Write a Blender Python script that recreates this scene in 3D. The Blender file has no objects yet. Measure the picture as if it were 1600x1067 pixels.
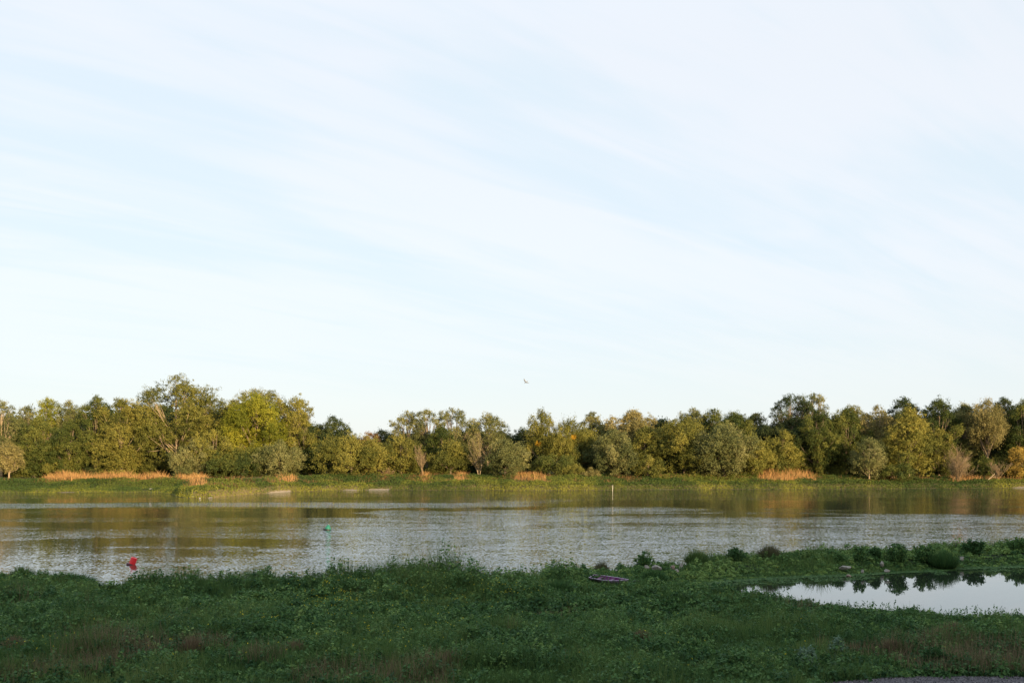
import bpy, bmesh, math, random
import numpy as np
from math import radians as R

S = bpy.context.scene
COL = S.collection
H_CAM, F = 7.0, 1555.0          # camera height above the river, focal length in photo pixels (1600 wide)

# ------------------------------------------------------------------ camera, sky, sun, exposure
cam = bpy.data.objects.new('camera', bpy.data.cameras.new('camera'))
COL.objects.link(cam)
cam.location = (0, 0, H_CAM)
cam.rotation_euler = (R(90), 0, 0)
cam.data.sensor_width = 36.0
cam.data.lens = 36.0 * F / 1600
cam.data.shift_y = 181.5 / 1600
cam.data.clip_end = 6000
cam.data.clip_start = 0.1
S.camera = cam

SUN_EL, SUN_AZ = 9.5, 33.0      # behind the camera, to the right of its back (degrees)
sd = bpy.data.lights.new('sun', 'SUN'); sd.energy = 5.0; sd.angle = R(0.6); sd.color = (1.0, 0.74, 0.43)
sun = bpy.data.objects.new('sun', sd); COL.objects.link(sun)
sun.rotation_euler = (R(90 - SUN_EL), 0, R(SUN_AZ))
sun.location = (30, -40, 40)

W = bpy.data.worlds.new('World'); S.world = W; W.use_nodes = True
nt = W.node_tree; nd = nt.nodes; lk = nt.links; nd.clear()
wo = nd.new('ShaderNodeOutputWorld'); bg = nd.new('ShaderNodeBackground'); bg.inputs[1].default_value = 0.12
sky = nd.new('ShaderNodeTexSky'); sky.sky_type = 'NISHITA'; sky.sun_disc = False
sky.sun_elevation = R(SUN_EL); sky.sun_rotation = R(180 - SUN_AZ); sky.air_density = 1.0; sky.dust_density = 0.4; sky.ozone_density = 1.5
tc = nd.new('ShaderNodeTexCoord'); sep = nd.new('ShaderNodeSeparateXYZ'); lk.new(tc.outputs['Generated'], sep.inputs[0])
def M(op, a, b=None, clamp=False, tree=None):
    t = tree or nt
    n = t.nodes.new('ShaderNodeMath'); n.operation = op; n.use_clamp = clamp
    for i, v in enumerate((a, b)):
        if v is None: continue
        if isinstance(v, (int, float)): n.inputs[i].default_value = v
        else: t.links.new(v, n.inputs[i])
    return n.outputs[0]
zz = M('MAXIMUM', M('ADD', sep.outputs[2], 0.18), 0.02)
comb = nd.new('ShaderNodeCombineXYZ')
lk.new(M('DIVIDE', sep.outputs[0], zz), comb.inputs[0]); lk.new(M('DIVIDE', sep.outputs[1], zz), comb.inputs[1])
def wnoise(sx, sy, rot, sc, det, dist, off):
    mp = nd.new('ShaderNodeMapping'); mp.vector_type = 'TEXTURE'; mp.inputs['Scale'].default_value = (1 / sx, 1 / sy, 1); mp.inputs['Rotation'].default_value = (0, 0, R(rot))
    mp.inputs['Location'].default_value = off
    lk.new(comb.outputs[0], mp.inputs[0])
    n = nd.new('ShaderNodeTexNoise'); n.inputs['Scale'].default_value = sc; n.inputs['Detail'].default_value = det
    n.inputs['Roughness'].default_value = 0.5; n.inputs['Distortion'].default_value = dist
    lk.new(mp.outputs[0], n.inputs['Vector']); return n.outputs['Fac']
n3 = wnoise(0.35, 2.2, 38, 3.6, 9, 1.2, (2, 9, 0)); n1 = wnoise(0.6, 1.4, 34, 0.85, 4, 0.6, (3.1, 0.4, 0)); n2 = wnoise(0.5, 1.9, 30, 2.0, 6, 0.9, (1, 5, 0))
cf = M('ADD', M('ADD', M('MULTIPLY', n1, 0.52), M('MULTIPLY', n2, 0.26)), M('MULTIPLY', n3, 0.22))
mr = nd.new('ShaderNodeMapRange'); mr.interpolation_type = 'SMOOTHSTEP'
lk.new(cf, mr.inputs[0]); mr.inputs[1].default_value = 0.41; mr.inputs[2].default_value = 0.57; mr.inputs[3].default_value = 0.0; mr.inputs[4].default_value = 1.0
# thin cirrus veil over a pale evening blue, whiter towards the horizon
hz = nd.new('ShaderNodeMapRange'); lk.new(sep.outputs[2], hz.inputs[0]); hz.inputs[1].default_value = 0.0; hz.inputs[2].default_value = 0.22
hz.inputs[3].default_value = 1.0; hz.inputs[4].default_value = 0.0; hz.interpolation_type = 'SMOOTHSTEP'
hi = nd.new('ShaderNodeMapRange'); lk.new(sep.outputs[2], hi.inputs[0]); hi.inputs[1].default_value = 0.45; hi.inputs[2].default_value = 0.9
hi.inputs[3].default_value = 1.0; hi.inputs[4].default_value = 0.88
def mixc(f, a, b):
    n = nd.new('ShaderNodeMix'); n.data_type = 'RGBA'
    if isinstance(f, float): n.inputs[0].default_value = f
    else: lk.new(f, n.inputs[0])
    for s_, v in ((6, a), (7, b)):
        if isinstance(v, tuple): n.inputs[s_].default_value = (*v, 1)
        else: lk.new(v, n.inputs[s_])
    return n.outputs[2]
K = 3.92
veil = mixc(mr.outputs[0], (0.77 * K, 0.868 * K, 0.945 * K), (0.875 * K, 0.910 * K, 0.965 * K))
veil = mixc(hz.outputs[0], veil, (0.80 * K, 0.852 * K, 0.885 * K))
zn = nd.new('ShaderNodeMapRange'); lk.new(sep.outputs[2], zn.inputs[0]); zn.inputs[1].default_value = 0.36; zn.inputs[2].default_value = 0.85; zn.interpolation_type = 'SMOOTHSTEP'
veil = mixc(zn.outputs[0], veil, (0.92 * K, 1.16 * K, 1.42 * K))  # zenith out of view raised and blued, adding light on meadow and water
# extra veil brightness around the low sun behind the camera, added to light the meadow
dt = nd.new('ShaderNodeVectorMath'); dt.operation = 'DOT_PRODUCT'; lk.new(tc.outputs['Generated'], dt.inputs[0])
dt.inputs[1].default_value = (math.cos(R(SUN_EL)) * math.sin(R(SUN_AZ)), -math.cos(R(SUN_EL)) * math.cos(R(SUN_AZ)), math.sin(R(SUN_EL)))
fill_glow = M('POWER', M('MAXIMUM', dt.outputs['Value'], 0.0), 2.0)
veil = mixc(fill_glow, veil, (1.45 * K, 1.40 * K, 1.30 * K))
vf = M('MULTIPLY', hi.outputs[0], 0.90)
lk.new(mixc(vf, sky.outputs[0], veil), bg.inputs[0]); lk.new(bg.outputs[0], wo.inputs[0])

S.view_settings.view_transform = 'Standard'; S.view_settings.look = 'None'; S.view_settings.gamma = 1
S.view_settings.exposure = 1.15
S.cycles.max_bounces = 6; S.cycles.diffuse_bounces = 3; S.cycles.transmission_bounces = 3; S.cycles.glossy_bounces = 3

# ------------------------------------------------------------------ helpers
rng = np.random.default_rng(7)
random.seed(7)
def PX(px, D): return (px - 800.0) / F * D
def DW(py, z=0.0): return (H_CAM - z) * F / (py - 715.0)        # distance of a pixel row on height z
def ZT(py, D): return H_CAM + (715.0 - py) * D / F
def sm(t): t = np.clip(t, 0, 1); return t * t * (3 - 2 * t)

_tab = np.random.default_rng(99).random((256, 256))
def vnoise(x, y, s, ox=0.0, oy=0.0):
    x = np.asarray(x, float) / s + ox + 500; y = np.asarray(y, float) / s + oy + 500
    i = np.floor(x).astype(int); j = np.floor(y).astype(int); fx = sm(x - i); fy = sm(y - j)
    a = _tab[i % 256, j % 256]; b = _tab[(i + 1) % 256, j % 256]; c = _tab[i % 256, (j + 1) % 256]; d = _tab[(i + 1) % 256, (j + 1) % 256]
    return (a * (1 - fx) + b * fx) * (1 - fy) + (c * (1 - fx) + d * fx) * fy

def tag(o, label=None, cat=None, group=None, kind=None):
    if label: o['label'] = label
    if cat: o['category'] = cat
    if group: o['group'] = group
    if kind: o['kind'] = kind
    return o
def link(name, me, mat=None, parent=None):
    o = bpy.data.objects.new(name, me)
    if mat is not None: me.materials.append(mat)
    COL.objects.link(o); o.parent = parent
    return o
def empty(name, loc, rz=0):
    o = bpy.data.objects.new(name, None); o.empty_display_size = 0.3; COL.objects.link(o)
    o.location = loc; o.rotation_euler = (0, 0, rz); return o

def quads_mesh(name, V, tint=None, smooth=False):
    """V (N,4,3) -> mesh of loose quads with a per-face tint"""
    N = len(V); me = bpy.data.meshes.new(name)
    me.vertices.add(4 * N); me.loops.add(4 * N); me.polygons.add(N)
    me.vertices.foreach_set('co', np.ascontiguousarray(V, dtype=np.float32).ravel())
    me.loops.foreach_set('vertex_index', np.arange(4 * N, dtype=np.int32))
    me.polygons.foreach_set('loop_start', np.arange(0, 4 * N, 4, dtype=np.int32))
    if tint is not None:
        a = me.attributes.new('tint', 'FLOAT', 'FACE'); a.data.foreach_set('value', np.asarray(tint, dtype=np.float32))
    me.update(calc_edges=True)
    return me
def mesh_from(name, verts, faces, smooth=True):
    me = bpy.data.meshes.new(name); me.from_pydata([tuple(map(float, v)) for v in verts], [], faces); me.update()
    if smooth: me.polygons.foreach_set('use_smooth', [True] * len(me.polygons))
    return me
def unit(v): return v / (np.linalg.norm(v, axis=-1, keepdims=True) + 1e-9)

def leaves(C, out, size, asp=0.55, droop=0.0, g=None, spread=0.9):
    """diamond leaf sprays at C facing roughly 'out'"""
    g = g or rng; N = len(C)
    n = unit(out * 0.8 + g.normal(size=(N, 3)) * spread)
    u = g.normal(size=(N, 3)); u[:, 2] -= droop * 3
    u = unit(u - n * (u * n).sum(1, keepdims=True)); v = np.cross(n, u)
    s = (size * g.uniform(0.6, 1.35, N))[:, None]
    u = u * s; v = v * s * asp
    return np.stack([C - u, C + v - u * 0.1, C + u, C - v + u * 0.1], 1)
def blades(C, h, w, lean, g=None):
    g = g or rng; N = len(C)
    a = g.uniform(0, 2 * np.pi, N); b = g.uniform(0, 2 * np.pi, N)
    h = np.broadcast_to(h, N) * g.uniform(0.6, 1.15, N); w = np.broadcast_to(w, N)
    s = np.stack([np.cos(a), np.sin(a), 0 * a], 1) * w[:, None]
    l = np.abs(g.normal(size=N)) * lean * h
    t = C + np.stack([np.cos(b) * l, np.sin(b) * l, h], 1)
    return np.stack([C - s, C + s, t + s * 0.15, t - s * 0.15], 1)

def tubes(polys, k=5):
    """polys: list of (points, radii) -> verts, faces"""
    V, Fc = [], []
    for pts, rad in polys:
        pts = np.array(pts, float); n0 = len(V)
        for i, p in enumerate(pts):
            d = pts[min(i + 1, len(pts) - 1)] - pts[max(i - 1, 0)]; d = d / (np.linalg.norm(d) + 1e-9)
            a = np.cross(d, (0.31, 0.95, 0.05)); a /= np.linalg.norm(a) + 1e-9; b = np.cross(d, a)
            for j in range(k):
                t = 2 * math.pi * j / k; V.append(p + (a * math.cos(t) + b * math.sin(t)) * rad[i])
        for i in range(len(pts) - 1):
            for j in range(k):
                q = n0 + i * k
                Fc.append((q + j, q + (j + 1) % k, q + k + (j + 1) % k, q + k + j))
        Fc.append(tuple(n0 + j for j in reversed(range(k)))); Fc.append(tuple(n0 + (len(pts) - 1) * k + j for j in range(k)))
    return V, Fc

# ------------------------------------------------------------------ materials
def new_mat(name):
    m = bpy.data.materials.new(name); m.use_nodes = True; t = m.node_tree
    for n in list(t.nodes): t.nodes.remove(n)
    return m, t, t.nodes, t.links
def foliage(name, stops, trans=0.18, rough=0.65, spec=0.12):
    m, t, n, l = new_mat(name)
    out = n.new('ShaderNodeOutputMaterial'); at = n.new('ShaderNodeAttribute'); at.attribute_name = 'tint'
    ge = n.new('ShaderNodeNewGeometry')
    f = M('ADD', at.outputs['Fac'], M('MULTIPLY', M('SUBTRACT', ge.outputs['Random Per Island'], 0.5, tree=t), 0.22, tree=t), clamp=True, tree=t)
    cr = n.new('ShaderNodeValToRGB'); l.new(f, cr.inputs[0])
    for i, c in enumerate(stops):
        e = cr.color_ramp.elements[i] if i < 2 else cr.color_ramp.elements.new(0.5)
        e.position = i / (len(stops) - 1); e.color = (*c, 1)
    # elements are sorted by position; rewrite in order
    for i, c in enumerate(stops):
        cr.color_ramp.elements[i].position = i / (len(stops) - 1); cr.color_ramp.elements[i].color = (*c, 1)
    p = n.new('ShaderNodeBsdfPrincipled'); p.inputs['Roughness'].default_value = rough; p.inputs['Specular IOR Level'].default_value = spec
    l.new(cr.outputs[0], p.inputs['Base Color'])
    tr = n.new('ShaderNodeBsdfTranslucent'); l.new(cr.outputs[0], tr.inputs[0])
    mx = n.new('ShaderNodeMixShader'); mx.inputs[0].default_value = trans
    l.new(p.outputs[0], mx.inputs[1]); l.new(tr.outputs[0], mx.inputs[2]); l.new(mx.outputs[0], out.inputs[0])
    return m
def solid(name, c1, c2=None, scale=5, rough=0.7, bump=0.0, spec=0.3, metal=0.0, stretch=(1, 1, 1)):
    m, t, n, l = new_mat(name)
    out = n.new('ShaderNodeOutputMaterial'); p = n.new('ShaderNodeBsdfPrincipled'); l.new(p.outputs[0], out.inputs[0])
    p.inputs['Roughness'].default_value = rough; p.inputs['Specular IOR Level'].default_value = spec; p.inputs['Metallic'].default_value = metal
    tcn = n.new('ShaderNodeTexCoord'); mp = n.new('ShaderNodeMapping'); mp.inputs['Scale'].default_value = stretch; l.new(tcn.outputs['Object'], mp.inputs[0])
    nz = n.new('ShaderNodeTexNoise'); nz.inputs['Scale'].default_value = scale; nz.inputs['Detail'].default_value = 6; nz.inputs['Roughness'].default_value = 0.65
    l.new(mp.outputs[0], nz.inputs['Vector'])
    cr = n.new('ShaderNodeValToRGB'); cr.color_ramp.elements[0].position = 0.33; cr.color_ramp.elements[1].position = 0.68
    cr.color_ramp.elements[0].color = (*c1, 1); cr.color_ramp.elements[1].color = (*(c2 or c1), 1)
    l.new(nz.outputs[0], cr.inputs[0]); l.new(cr.outputs[0], p.inputs['Base Color'])
    if bump:
        b = n.new('ShaderNodeBump'); b.inputs['Strength'].default_value = 1; b.inputs['Distance'].default_value = bump
        l.new(nz.outputs[0], b.inputs['Height']); l.new(b.outputs[0], p.inputs['Normal'])
    return m

LEAF = {
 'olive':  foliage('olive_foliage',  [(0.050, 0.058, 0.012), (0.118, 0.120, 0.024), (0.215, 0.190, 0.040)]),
 'dark':   foliage('dark_foliage',   [(0.014, 0.027, 0.010), (0.034, 0.050, 0.016), (0.080, 0.090, 0.028)]),  # dark green trees; also paints the shade of hollows and the wood behind
 'grey':   foliage('grey_foliage',   [(0.062, 0.074, 0.024), (0.130, 0.136, 0.046), (0.225, 0.208, 0.080)]),
 'yellow': foliage('yellow_foliage', [(0.100, 0.115, 0.014), (0.205, 0.215, 0.022), (0.345, 0.320, 0.040)], trans=0.4),
 'gold':   foliage('gold_foliage',   [(0.068, 0.076, 0.016), (0.150, 0.146, 0.028), (0.255, 0.222, 0.046)]),
 'tan':    foliage('tan_foliage',    [(0.120, 0.108, 0.036), (0.185, 0.162, 0.056), (0.270, 0.220, 0.085)]),
 'rust':   foliage('rust_foliage',   [(0.090, 0.055, 0.025), (0.150, 0.085, 0.038), (0.210, 0.120, 0.050)]),
 'orange': foliage('orange_foliage', [(0.340, 0.200, 0.020), (0.480, 0.280, 0.025), (0.560, 0.350, 0.040)]),
 'amber':  foliage('amber_foliage',  [(0.150, 0.105, 0.026), (0.250, 0.170, 0.036), (0.340, 0.240, 0.050)]),
 'green':  foliage('green_foliage',  [(0.024, 0.040, 0.010), (0.068, 0.084, 0.018), (0.150, 0.150, 0.032)]),
 'airy':   foliage('airy_foliage',   [(0.056, 0.068, 0.022), (0.120, 0.126, 0.040), (0.235, 0.215, 0.078)]),
}
WEED = foliage('weed_leaf', [(0.028, 0.074, 0.026), (0.080, 0.158, 0.046), (0.190, 0.275, 0.075)], trans=0.3)
GRASS = foliage('grass_blade', [(0.040, 0.085, 0.026), (0.080, 0.140, 0.038), (0.170, 0.205, 0.065)], trans=0.3)
SEED = foliage('seedhead', [(0.090, 0.075, 0.042), (0.150, 0.110, 0.065), (0.230, 0.175, 0.105)], trans=0.2)
FLOWER = foliage('petal', [(0.55, 0.46, 0.02), (0.65, 0.55, 0.03), (0.7, 0.6, 0.05)], trans=0.2)
FARWEED = foliage('bank_weed', [(0.042, 0.070, 0.016), (0.105, 0.125, 0.022), (0.240, 0.230, 0.034)], trans=0.3)
DRY = foliage('dry_grass', [(0.230, 0.122, 0.045), (0.390, 0.215, 0.078), (0.520, 0.320, 0.125)], trans=0.3)
RUSH = foliage('rush_blade', [(0.024, 0.062, 0.022), (0.046, 0.105, 0.032), (0.100, 0.160, 0.045)], trans=0.25)
BROWNT = foliage('brown_tussock', [(0.050, 0.065, 0.028), (0.100, 0.095, 0.050), (0.160, 0.130, 0.075)], trans=0.2)
THISTLE = foliage('thistle_leaf', [(0.08, 0.14, 0.09), (0.13, 0.20, 0.13), (0.18, 0.26, 0.17)], trans=0.2)
BARK = solid('bark', (0.10, 0.075, 0.05), (0.24, 0.18, 0.12), 3, 0.9, 0.03, stretch=(4, 4, 0.7))
PALEBARK = solid('pale_bark', (0.20, 0.15, 0.09), (0.36, 0.28, 0.18), 3, 0.9, 0.03, stretch=(4, 4, 0.7))
TWIG = solid('dead_twig', (0.19, 0.135, 0.075), (0.33, 0.235, 0.13), 4, 0.9)

# ------------------------------------------------------------------ terrain
def pts2(pl):
    a = np.array([(PX(x, DW(y)), DW(y)) for x, y in pl]); i = np.argsort(a[:, 0]); return a[i]
NS = pts2([(-260, 908), (-100, 910), (0, 912), (110, 914), (190, 927), (235, 925), (420, 924), (600, 922), (800, 920), (1000, 893), (1200, 878), (1400, 869), (1600, 859), (1850, 850), (2200, 846)])
PT = pts2([(1065, 916.5), (1100, 911.5), (1130, 908), (1200, 903.5), (1300, 898.5), (1400, 893.5), (1500, 888.5), (1600, 884), (1850, 876), (2200, 870)])
PB = pts2([(1065, 917.5), (1100, 933), (1130, 943), (1200, 952), (1300, 957), (1400, 967), (1500, 974), (1600, 974), (1800, 968)])
FS = pts2([(-400, 770), (-100, 770), (0, 770), (150, 768.5), (245, 769), (275, 774), (300, 777.5), (335, 776.5), (400, 771), (450, 768), (520, 766), (640, 765), (800, 765.5), (940, 765.5), (1010, 764.5), (1150, 764), (1300, 763.5), (1450, 763), (1545, 762), (1600, 761.5), (1800, 761), (2200, 761)])
def Ys(X): return np.interp(X, NS[:, 0], NS[:, 1]) + (vnoise(X, 0 * X, 2.2) - 0.5) * 1.6
def Yt(X): return np.interp(X, PT[:, 0], PT[:, 1]) + (vnoise(X, 0 * X, 1.6, 7) - 0.5) * 0.5
def Yb(X): return np.interp(X, PB[:, 0], PB[:, 1]) + (vnoise(X, 0 * X, 1.8, 17) - 0.5) * 0.9
def Yf(X): return np.interp(X, FS[:, 0], FS[:, 1]) + (vnoise(X, 0 * X, 5.0, 31) - 0.5) * 4.0
XTIP = PT[0, 0]
def pond_d(X, Y):
    """>0 inside the pond (metres from its edge)"""
    return np.minimum(np.minimum(Y - Yb(X), Yt(X) - Y), (X - XTIP) * 0.6)
def height(X, Y):
    X = np.asarray(X, float); Y = np.asarray(Y, float)
    bumps = (vnoise(X, Y, 3.1) - 0.5) * 0.22 + (vnoise(X, Y, 9.0, 5, 9) - 0.5) * 0.35
    d = Ys(X) - Y
    base = 0.42 + 0.40 * sm((46 - Y) / 20) + bumps
    near = np.where(d > 0, base * sm(d / 2.4) - 0.03 * (1 - sm(d / 2.4)), -1.6 * sm(-d / 6))
    p = pond_d(X, Y)
    near = np.where(p > -2.2, np.minimum(near, np.where(p > 0, -0.02 - 0.8 * sm(p / 3), base * sm(-p / 2.4) * 0.9 + 0.0)), near)
    # rut with dark mud left of the boat
    rut = np.exp(-((Y - (44.2 + 0.06 * (X + 3))) / 0.35) ** 2) * sm((X + 8) / 2) * sm((3.5 - X) / 3)
    near = near - 0.22 * rut
    # embankment up to the quay on which the camera stands
    near = near + sm((19 - Y) / 15) * (5.4 - 0.9)
    near = np.where(Y < 4, 5.4, near)
    e = Y - Yf(X)
    slope = np.where(X < PX(270, 200), 0.25, 1.0)
    slope = 0.22 + 0.78 * sm((X + 72) / 14)
    far = np.where(e > 0, sm(e / 3.5) * (0.25 + 0.75 * slope) + 1.05 * sm((e - 2) / 16) + 0.5 * sm((e - 9) / 16) + (vnoise(X, Y, 6, 3) - 0.5) * 0.35 * sm(e / 4), -1.6 * sm(-e / 8))
    return np.where(Y > 110, far, near)
def hz1(x, y): return float(height(np.array([x]), np.array([y]))[0])

def grid_mesh(name, xs, ys, fz):
    X, Y = np.meshgrid(xs, ys); Z = fz(X.ravel(), Y.ravel())
    V = np.stack([X.ravel(), Y.ravel(), Z], 1).astype(np.float32)
    nx, ny = len(xs), len(ys); i = np.arange((ny - 1) * (nx - 1)); r = i // (nx - 1); c = i % (nx - 1); a = r * nx + c
    Q = np.stack([a, a + 1, a + nx + 1, a + nx], 1).astype(np.int32)
    me = bpy.data.meshes.new(name); me.vertices.add(len(V)); me.loops.add(4 * len(Q)); me.polygons.add(len(Q))
    me.vertices.foreach_set('co', V.ravel()); me.loops.foreach_set('vertex_index', Q.ravel())
    me.polygons.foreach_set('loop_start', np.arange(0, 4 * len(Q), 4, dtype=np.int32)); me.update(calc_edges=True)
    me.polygons.foreach_set('use_smooth', np.ones(len(Q), bool)); return me, V
xs = np.concatenate([np.linspace(-3000, -300, 10), np.linspace(-260, -72, 95), np.arange(-70, 70, 0.5), np.linspace(72, 260, 95), np.linspace(300, 3000, 10)])
ys = np.concatenate([np.linspace(-600, -40, 8), np.linspace(-30, 16, 24), np.arange(18, 92, 0.45), np.linspace(93, 165, 20), np.arange(167, 262, 0.9), np.linspace(266, 420, 24), np.linspace(500, 4500, 10)])
gm, gv = grid_mesh('ground', xs, ys, height)
def sandy(X, Y):
    px = X / np.maximum(Y, 1) * F + 800; e = Y - Yf(X); w = lambda a, b, q, m_: sm((px - a) / q) * sm((b - px) / q) * (1 - sm((e - m_) / 0.8))
    return np.clip(w(515, 650, 45, 0.55) + w(405, 480, 25, 0.5) + w(1005, 1050, 22, 0.45) + w(-60, 22, 22, 0.5) + w(85, 125, 15, 0.3) + w(1575, 1640, 22, 0.5), 0, 1) * sm((vnoise(X, 0 * X, 3.2, 13) - 0.2) / 0.3) * (e > -2) * (Y > 110)
sa_ = gm.attributes.new('sand', 'FLOAT', 'POINT'); sa_.data.foreach_set('value', sandy(gv[:, 0].astype(float), gv[:, 1].astype(float)).astype(np.float32))
m, t, n, l = new_mat('earth')
out = n.new('ShaderNodeOutputMaterial'); p = n.new('ShaderNodeBsdfPrincipled'); l.new(p.outputs[0], out.inputs[0]); p.inputs['Roughness'].default_value = 0.95
p.inputs['Specular IOR Level'].default_value = 0.1
tcn = n.new('ShaderNodeTexCoord'); nz = n.new('ShaderNodeTexNoise'); nz.inputs['Scale'].default_value = 1.3; nz.inputs['Detail'].default_value = 9; nz.inputs['Roughness'].default_value = 0.7
l.new(tcn.outputs['Object'], nz.inputs['Vector'])
cr = n.new('ShaderNodeValToRGB'); l.new(nz.outputs[0], cr.inputs[0])
cr.color_ramp.elements[0].position = 0.3; cr.color_ramp.elements[0].color = (0.010, 0.013, 0.007, 1)
cr.color_ramp.elements[1].position = 0.75; cr.color_ramp.elements[1].color = (0.022, 0.036, 0.013, 1)
sp = n.new('ShaderNodeSeparateXYZ'); l.new(tcn.outputs['Object'], sp.inputs[0])
fm = n.new('ShaderNodeMapRange'); l.new(sp.outputs[1], fm.inputs[0]); fm.inputs[1].default_value = 110; fm.inputs[2].default_value = 120
cr2 = n.new('ShaderNodeValToRGB'); l.new(nz.outputs[0], cr2.inputs[0])
cr2.color_ramp.elements[0].position = 0.3; cr2.color_ramp.elements[0].color = (0.07, 0.07, 0.025, 1)
cr2.color_ramp.elements[1].position = 0.7; cr2.color_ramp.elements[1].color = (0.20, 0.15, 0.07, 1)
# sand near the far waterline
sn = n.new('ShaderNodeMapRange'); sa = n.new('ShaderNodeAttribute'); sa.attribute_name = 'sand'; l.new(sa.outputs['Fac'], sn.inputs[0]); sn.inputs[1].default_value = 0.2; sn.inputs[2].default_value = 0.7; sn.inputs[3].default_value = 0; sn.inputs[4].default_value = 1
mxs = n.new('ShaderNodeMix'); mxs.data_type = 'RGBA'; l.new(sn.outputs[0], mxs.inputs[0]); l.new(cr2.outputs[0], mxs.inputs[6]); mxs.inputs[7].default_value = (0.24, 0.20, 0.145, 1)
mx = n.new('ShaderNodeMix'); mx.data_type = 'RGBA'; l.new(fm.outputs[0], mx.inputs[0]); l.new(cr.outputs[0], mx.inputs[6]); l.new(mxs.outputs[2], mx.inputs[7])
l.new(mx.outputs[2], p.inputs['Base Color'])
b = n.new('ShaderNodeBump'); b.inputs['Distance'].default_value = 0.15; l.new(nz.outputs[0], b.inputs['Height']); l.new(b.outputs[0], p.inputs['Normal'])
ground = link('ground', gm, m); tag(ground, kind='structure')

# ------------------------------------------------------------------ river and pond
def water_mat(name, calm, rough, col, rip_gain, ior=1.7):
    m, t, n, l = new_mat(name)
    out = n.new('ShaderNodeOutputMaterial'); p = n.new('ShaderNodeBsdfPrincipled'); l.new(p.outputs[0], out.inputs[0])
    p.inputs['Base Color'].default_value = (*col, 1); p.inputs['Roughness'].default_value = rough; p.inputs['IOR'].default_value = ior; p.inputs['Specular Tint'].default_value = (0.84, 0.95, 1.0, 1)
    tcn = n.new('ShaderNodeTexCoord'); at = n.new('ShaderNodeAttribute'); at.attribute_name = 'ripple'
    def nzn(sx, sy, sc, det, gain, rot=0):
        """a layer of wavelet slopes (x, y) taken from the noise colour"""
        mp = n.new('ShaderNodeMapping'); mp.inputs['Scale'].default_value = (sx, sy, 1); mp.inputs['Rotation'].default_value = (0, 0, R(rot)); l.new(tcn.outputs['Object'], mp.inputs[0])
        z = n.new('ShaderNodeTexNoise'); z.inputs['Scale'].default_value = sc; z.inputs['Detail'].default_value = det; z.inputs['Roughness'].default_value = 0.55
        l.new(mp.outputs[0], z.inputs['Vector'])
        a = n.new('ShaderNodeVectorMath'); a.operation = 'SUBTRACT'; l.new(z.outputs['Color'], a.inputs[0]); a.inputs[1].default_value = (0.5, 0.5, 0.5)
        b = n.new('ShaderNodeVectorMath'); b.operation = 'MULTIPLY'; l.new(a.outputs[0], b.inputs[0]); b.inputs[1].default_value = (gain * 0.5, gain, 0)
        return b.outputs[0]
    def vadd(a, b):
        v = n.new('ShaderNodeVectorMath'); v.operation = 'ADD'; l.new(a, v.inputs[0])
        if isinstance(b, tuple): v.inputs[1].default_value = b
        else: l.new(b, v.inputs[1])
        return v.outputs[0]
    sl = vadd(vadd(nzn(0.8, 1, 7.5, 2, 2.0), nzn(0.45, 1, 1.0, 3, 0.50, 4)), nzn(0.35, 1, 0.25, 2, 0.22, -3))
    amp = M('ADD', M('MULTIPLY', at.outputs['Fac'], rip_gain, tree=t), calm, tree=t)
    sc = n.new('ShaderNodeVectorMath'); sc.operation = 'SCALE'; l.new(sl, sc.inputs[0]); l.new(amp, sc.inputs['Scale'])
    nm = n.new('ShaderNodeVectorMath'); nm.operation = 'NORMALIZE'; l.new(vadd(sc.outputs[0], (0, 0, 1)), nm.inputs[0])
    l.new(nm.outputs[0], p.inputs['Normal'])
    return m
def mid_spit(X): return np.where(X < XTIP + 0.5, Ys(X) - 4.0, (Yt(X) + Ys(X)) / 2)
def ripple(X, Y):
    a = vnoise(X / 3, Y, 7.5, 2, 3) * 0.6 + vnoise(X / 2.5, Y, 3.0, 8, 1) * 0.4
    r = sm((a - 0.42) / 0.28) * 0.9
    # riffle running along the far side over the shoal
    r -= 0.55 * sm((-14 - X) / 12) * sm((Y - 76) / 10) * sm((146 - Y) / 10)
    r -= 0.45 * sm((X - 16) / 14) * sm((Y - 108) / 12)
    r = np.maximum(r, 0)
    r += 2.6 * np.exp(-((Y - 149 - 0.03 * X - 5 * (vnoise(X, 0 * X, 18) - 0.5)) / 7.5) ** 4) * sm((12 - X) / 30)
    r += 0.7 * np.exp(-((Y - 168 + 5 * (vnoise(X, 0 * X, 22, 4) - 0.5)) / 5) ** 2) * sm((X - 0) / 25) * sm((60 - X) / 20)
    # open, livelier water towards the near side and centre
    r += 1.1 * sm((150 - Y + 60 * (vnoise(X / 2.5, Y, 7, 51) - 0.5)) / 70) * sm((X + 22) / 18)
    r += 0.25 * sm((75 - Y) / 14)
    r = r * (1 - sm((Y - 172) / 12)) + sm((Y - 172) / 12) * 0.8
    # wake behind the red buoy
    bx, by = PX(211, DW(882)), DW(882)
    dx = X - bx; wv = np.abs((Y - by) - 0.02 * dx)
    r += 1.4 * np.exp(-(wv / (0.5 + 0.065 * np.maximum(dx, 0))) ** 2) * (dx > 0) * sm((16 - dx) / 12)
    r += 0.22 * (vnoise(X / 6, Y, 1.6, 120) - 0.5) * (r > 0.2)
    return np.clip(r, 0, 3.0)
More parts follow.
